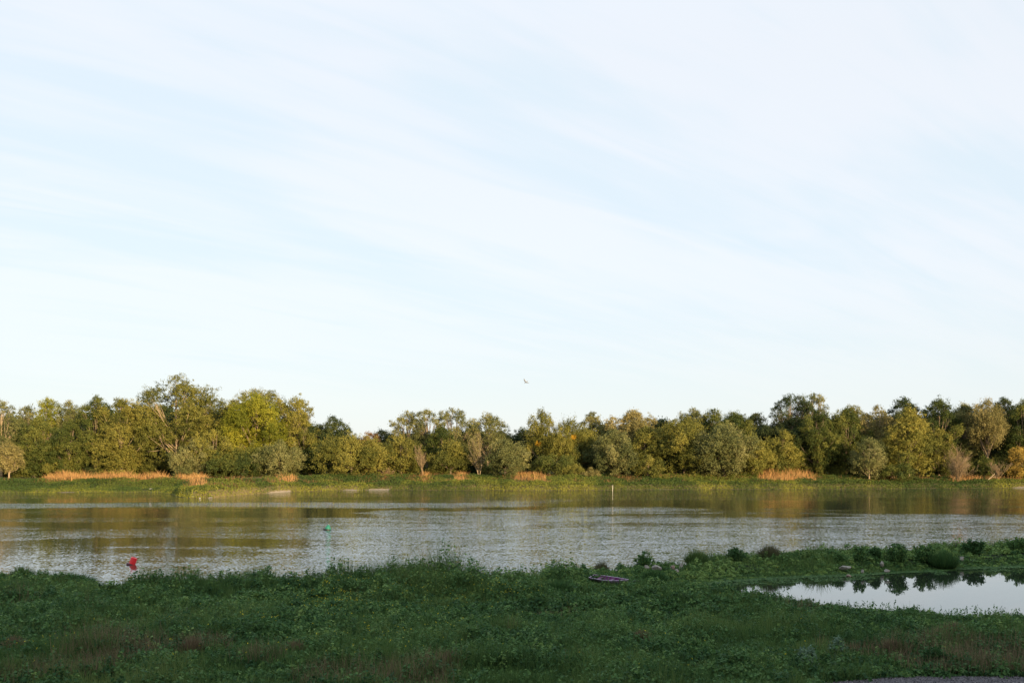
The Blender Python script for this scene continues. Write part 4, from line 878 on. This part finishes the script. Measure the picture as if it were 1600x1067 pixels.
boxm('foredeck', 0.80, 1.22, -0.15, 0.15, 0.385, 0.40, PURP, boat, 0.006)
v, f = tubes([([(-0.25, 0, 0.0), (0, 0, 0.12), (0.26, 0.02, 0.10)], [0.05, 0.06, 0.03])], 8)
sk = link('mooring_stake', mesh_from('mooring_stake', v, f), BLK); X_, Y_ = PX(993, DW(915, 0.6)), DW(915, 0.6); sk.location = (X_, Y_, hz1(X_, Y_) + 0.32); tag(sk, 'short dark stake lying just off the bow of the purple boat', 'stake')

# ------------------------------------------------------------------ bird
def bird():
    V, Fc = [], []
    st = [(-0.30, 0.004, 0.012), (-0.22, 0.035, 0.012), (-0.12, 0.035, 0.028), (0.0, 0.050, 0.048), (0.09, 0.048, 0.046), (0.15, 0.030, 0.030), (0.19, 0.034, 0.034), (0.225, 0.026, 0.027), (0.245, 0.009, 0.009), (0.285, 0.002, 0.002)]
    k = 10
    for x, w, h in st:
        for j in range(k): a = 2 * math.pi * j / k; V.append((x, w * math.cos(a), h * math.sin(a)))
    for i in range(len(st) - 1):
        for j in range(k): Fc.append((i * k + j, i * k + (j + 1) % k, (i + 1) * k + (j + 1) % k, (i + 1) * k + j))
    for s_ in (-1, 1):
        w_ = [(0.035, 0.10, -0.05, 0.02), (0.14, 0.13, -0.035, 0.10), (0.26, 0.10, -0.04, 0.17), (0.38, 0.02, -0.06, 0.19), (0.47, -0.07, -0.10, 0.18)]
        b0 = len(V)
        for y, xf, xb, z in w_:
            V += [(xf, s_ * y, z * s_ * 0.9 + 0.02 if s_ > 0 else z * 0.9 + 0.02), ((xf + xb) / 2, s_ * y, (z * 0.9) + 0.03), (xb, s_ * y, z * 0.9 + 0.018), ((xf + xb) / 2, s_ * y, z * 0.9 + 0.012)]
        for i in range(4):
            for j in range(4): Fc.append((b0 + i * 4 + j, b0 + i * 4 + (j + 1) % 4, b0 + (i + 1) * 4 + (j + 1) % 4, b0 + (i + 1) * 4 + j))
        Fc.append((b0, b0 + 1, b0 + 2, b0 + 3)); Fc.append((b0 + 19, b0 + 18, b0 + 17, b0 + 16))
    return mesh_from('bird', V, Fc)
bo = link('bird', bird(), solid('grey_feathers', (0.16, 0.17, 0.18), (0.28, 0.29, 0.30), 12, 0.8)); D = 105
bo.location = (PX(822, D), D, ZT(597, D)); bo.rotation_euler = (R(38), R(28), R(150)); bo.scale = (0.9,) * 3
tag(bo, 'small grey bird flying in the open sky above the river', 'bird')

# ------------------------------------------------------------------ gravel path at the quay foot
GRAV = solid('gravel', (0.045, 0.04, 0.045), (0.13, 0.115, 0.12), 9, 0.95, 0.04)
pxs = np.arange(8.0, 40, 0.4)
me = water_mesh('path', pxs, lambda X: 20.0 + 0 * X, path_edge, 26, lambda X, Y: 0 * X)
co = np.empty(len(me.vertices) * 3, np.float32); me.vertices.foreach_get('co', co); co = co.reshape(-1, 3); co[:, 2] = height(co[:, 0], co[:, 1]) + 0.05
me.vertices.foreach_set('co', co.ravel()); me.update()
tag(link('path', me, GRAV), kind='structure')
X = rng.uniform(8.2, 24, 26000); Y = rng.uniform(24.5, 29.5, 26000); k_ = ~off_path(X, Y); X, Y = X[k_], Y[k_]
C = np.stack([X, Y, height(X, Y) + 0.065], 1)
tag(link('gravel_stones', quads_mesh('gravel_stones', leaves(C, np.tile([0, -.5, 1.0], (len(C), 1)), 0.022, 0.8, spread=0.5), rng.random(len(C))), foliage('gravel_chip', [(0.04, 0.036, 0.04), (0.10, 0.09, 0.095), (0.2, 0.18, 0.18)], trans=0.0)), 'loose dark gravel on the path in the bottom right corner', 'gravel', kind='stuff')

# ------------------------------------------------------------------ the quay houses behind the camera, which shade the meadow
PL = [solid('plaster_a', (0.50, 0.44, 0.35), (0.58, 0.52, 0.42), 1.5, 0.9), solid('plaster_b', (0.42, 0.38, 0.33), (0.52, 0.47, 0.40), 1.5, 0.9)]
SL = solid('slate', (0.05, 0.055, 0.065), (0.09, 0.095, 0.11), 4, 0.7); GL = solid('window_glass', (0.03, 0.035, 0.04), None, 2, 0.08, spec=0.6)
WD = solid('painted_wood', (0.35, 0.36, 0.34), (0.42, 0.43, 0.41), 5, 0.6); BRK = solid('chimney_brick', (0.24, 0.10, 0.07), (0.32, 0.15, 0.10), 6, 0.9)
hn = ['cream', 'beige', 'tall cream', 'narrow beige', 'broad cream', 'plain beige', 'last cream', 'corner beige', 'far cream', 'end beige']
xh = -26.0
for i in range(10):
    w_, hh_ = random.uniform(13, 17), random.uniform(11.5, 14)
    hr = empty('quay_house', (xh + w_ / 2, -26, 5.4)); tag(hr, hn[i] + ' plastered quay house with slate roof behind the photographer', 'house')
    a = w_ / 2 - 0.01; boxm('wall', -a, a, -5, 5, -0.3, hh_, PL[i % 2], hr)
    rf = mesh_from('roof', [(-a - .0, -5.5, hh_ + 0.01), (a, -5.5, hh_ + 0.01), (a, 5.5, hh_ + 0.01), (-a, 5.5, hh_ + 0.01), (-a, 0, hh_ + 4.6), (a, 0, hh_ + 4.6)], [(0, 1, 5, 4), (2, 3, 4, 5), (0, 4, 3), (1, 2, 5), (3, 2, 1, 0)], False)
    ro = link('roof', rf, SL, hr); boxm('chimney', a - 1.9, a - 0.7, -0.5, 0.5, hh_ + 3.2, hh_ + 6.0, BRK, ro, 0.03)
    for fl in range(3):
        for c_ in range(4):
            if fl == 0 and c_ == 1:
                dr_ = boxm('door', -w_ / 2 + w_ * 0.375 - .6, -w_ / 2 + w_ * 0.375 + .6, 5.0, 5.06, 0, 2.4, WD, hr, 0.01); boxm('handle', -w_ / 2 + w_ * .375 + .4, -w_ / 2 + w_ * .375 + .46, 5.065, 5.11, 1.0, 1.15, STEEL, dr_); continue
            cx = -w_ / 2 + w_ * (c_ + 0.5) / 4; z0 = 0.9 + fl * 3.7
            fr = boxm('window', cx - .62, cx + .62, 5.0, 5.07, z0, z0 + 1.9, WD, hr, 0.01); boxm('pane', cx - .52, cx + .52, 5.075, 5.085, z0 + .1, z0 + 1.8, GL, fr)
    xh += w_
print('objects', len(bpy.data.objects), 'polys', sum(len(m_.polygons) for m_ in bpy.data.meshes))
